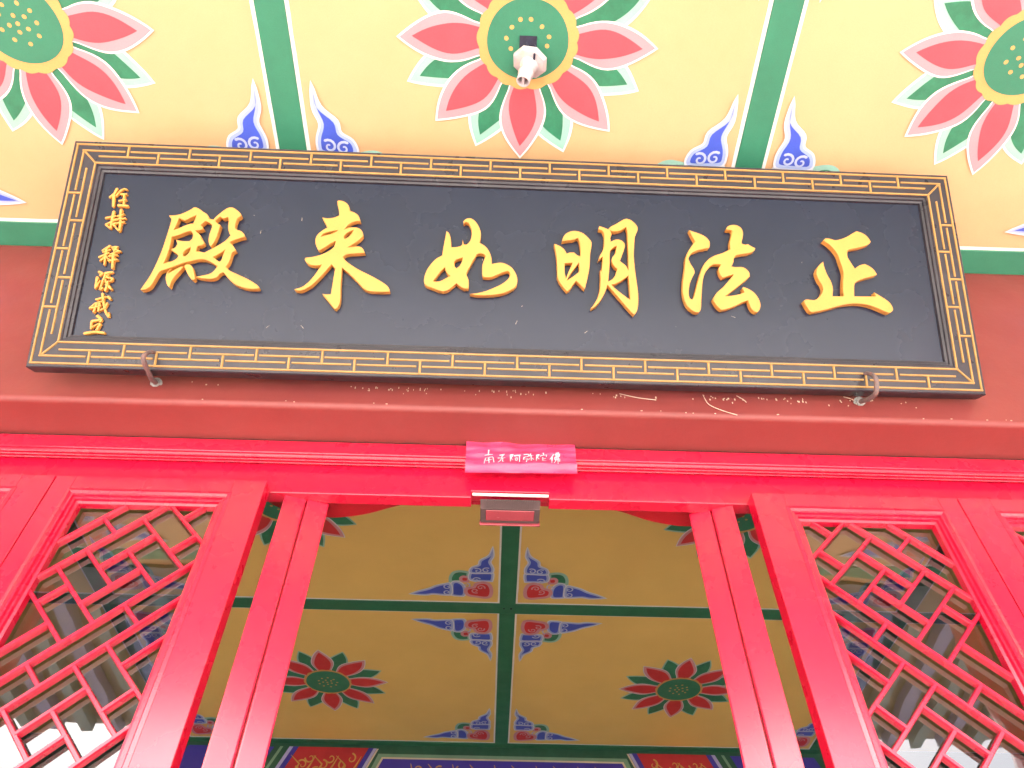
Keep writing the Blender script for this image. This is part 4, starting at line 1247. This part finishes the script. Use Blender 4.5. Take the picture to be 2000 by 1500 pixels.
# ------------------------------------------------------------------ sensor box under the lintel
sn = tag(empty('sensor_box', (X0+0.002, 0.168, 2.957)), 'small grey ribbed sensor box under the middle of the lintel', 'sensor')
MB().box((-0.1035, 0.002, 0.0100), (0.1035, 0.009, 0.0165), 'whitebar').build('front_plate', sn, 0.001, 1)
MB().box((-0.081, 0.030, -0.014), (0.081, 0.092, -0.001), 'greyplastic').build('housing', sn, 0.002, 1)
MB().prism([(0.030, -0.001), (0.030, -0.014), (0.004, -0.004)], -0.081, 0.081, 'x', 'greyplastic').build('grille_back', sn)
for k in range(22):
    x = -0.066 + 0.0062*k
    MB().prism([(0.031, -0.0155), (0.031, -0.0125), (0.005, -0.004), (0.005, -0.0065)], x, x+0.0022, 'x', 'greyrib').build('grille_rib', sn)
MB().box((-0.066, 0.036, -0.0165), (0.066, 0.078, -0.0142), 'lens').build('lens', sn, 0.001, 1)
MB().box((-0.083, 0.0925, -0.019), (0.083, 0.098, -0.001), 'lens').build('rim', sn, 0.001, 1)

# ------------------------------------------------------------------ bare lamp holder on the lotus
lh = tag(empty('lamp_holder', (0.054, -0.690, CEIL-0.006)), 'white octagonal lamp holder without bulb hanging from the middle lotus', 'lamp holder')
MB().box((-0.030, -0.052, -0.003), (0.020, -0.018, -0.0005), 'dark').build('ceiling_hole', lh)
mb = MB()
for (p, q, r0) in (((-0.012, -0.035, 0.0), (-0.004, -0.012, -0.024), 0.003), ((0.012, -0.030, 0.0), (0.016, -0.008, -0.022), 0.003)):
    mb.tube([p, ((p[0]+q[0])/2+0.006, (p[1]+q[1])/2, (p[2]+q[2])/2), q], r0, 'dark', 6)
mb.build('wire', lh)
plate = empty('tmp')
bpy.data.objects.remove(plate)
tilt = Matrix.Translation((0.002, 0.012, -0.026)) @ Matrix.Rotation(R(20), 4, 'X') @ Matrix.Rotation(R(13), 4, 'Y')
def lathe(prof, n, key, name, parent, rot0=0.0, flat_sides=False):
    mb = MB()
    k = mb.m(key)
    for r_, z in prof:
        for q in range(n):
            a = rot0 + 2*math.pi*q/n
            mb.v.append((r_*math.cos(a), r_*math.sin(a), z))
    for j in range(len(prof)-1):
        for q in range(n):
            q2 = (q+1) % n
            mb.f.append((j*n+q, j*n+q2, (j+1)*n+q2, (j+1)*n+q)); mb.mi.append(k)
    mb.f.append(tuple(range(n))); mb.mi.append(k)
    mb.f.append(tuple((len(prof)-1)*n+q for q in reversed(range(n)))); mb.mi.append(k)
    o = link(name, mb.mesh(name, 0, 1, not flat_sides), parent)
    o.matrix_local = tilt
    return o
lathe([(0.049, 0.008), (0.052, 0.004), (0.052, -0.004), (0.047, -0.010), (0.030, -0.014)], 8, 'plastic', 'base_plate', lh, R(20), True)
lathe([(0.027, -0.010), (0.027, -0.018), (0.023, -0.020), (0.023, -0.030), (0.0205, -0.032), (0.0205, -0.046), (0.023, -0.048), (0.023, -0.056), (0.0195, -0.058), (0.0195, -0.086), (0.018, -0.0875), (0.0155, -0.0875), (0.0155, -0.060)], 20, 'plastic', 'socket', lh)
o = lathe([(0.0150, -0.0630), (0.0150, -0.0625)], 16, 'greyplastic', 'contact', lh)
MB().box((-0.0035, -0.0145, -0.0855), (0.0035, 0.0145, -0.064), 'plastic').build('contact_tongue', lh).matrix_local = tilt
MB().box((0.012, -0.040, -0.017), (0.017, -0.020, -0.0115), 'dark').build('screw_slot', lh).matrix_local = tilt

# ------------------------------------------------------------------ plaster flecks and straws caught under the sign
mb = MB()
rg = random.Random(12)
spots = [(0.55*0-0.34, 14), (-0.27, 10), (0.05, 12), (0.35, 8), (0.62, 16), (0.78, 18), (0.95, 8), (1.05, 6), (-0.8, 3), (-0.05, 5)]
for cx, n in spots:
    for k in range(n):
        x = cx + rg.gauss(0, 0.055); z = 3.205 - abs(rg.gauss(0, 0.012))
        w = rg.uniform(0.0006, 0.0018); h = rg.uniform(0.0012, 0.007)
        mb.box((x-w, -0.0016, z-h), (x+w, 0.0004, z), 'fleck')
for k in range(22):
    x = rg.uniform(-1.6, 1.7); w = rg.uniform(0.0008, 0.0026); z = 3.1335 + rg.gauss(0, 0.002)
    mb.box((x-w, -0.0008, z-0.0012), (x+w, 0.0006, z+0.0008), 'fleck')
fl = mb.build('plaster_flecks')
fl['kind'] = 'stuff'
fl['label'] = 'pale plaster flecks and drips on the maroon beam below the signboard'
fl['category'] = 'flecks'
straws = [([(0.33, 3.20), (0.38, 3.185), (0.43, 3.178)], 'pale curved straw lying on the beam right of centre'),
          ([(0.565, 3.205), (0.575, 3.165), (0.61, 3.14), (0.645, 3.125)], 'long bent straw hanging from the signboard over the beam'),
          ([(0.66, 3.205), (0.675, 3.19), (0.682, 3.178)], 'short straw stub beside the long bent straw'),
          ([(0.965, 3.213), (0.985, 3.203), (0.996, 3.190)], 'pale straw touching the right iron hook')]
for pts, lab in straws:
    c = smooth_loop(pts, 5, 80, closed=False)
    tag(MB().tube([(x, -0.0022, z) for x, z in c], 0.0011, 'straw', 5).build('straw'), lab, 'straw')

for o in scene.objects:
    if o.type == 'MESH':
        o.data.update()
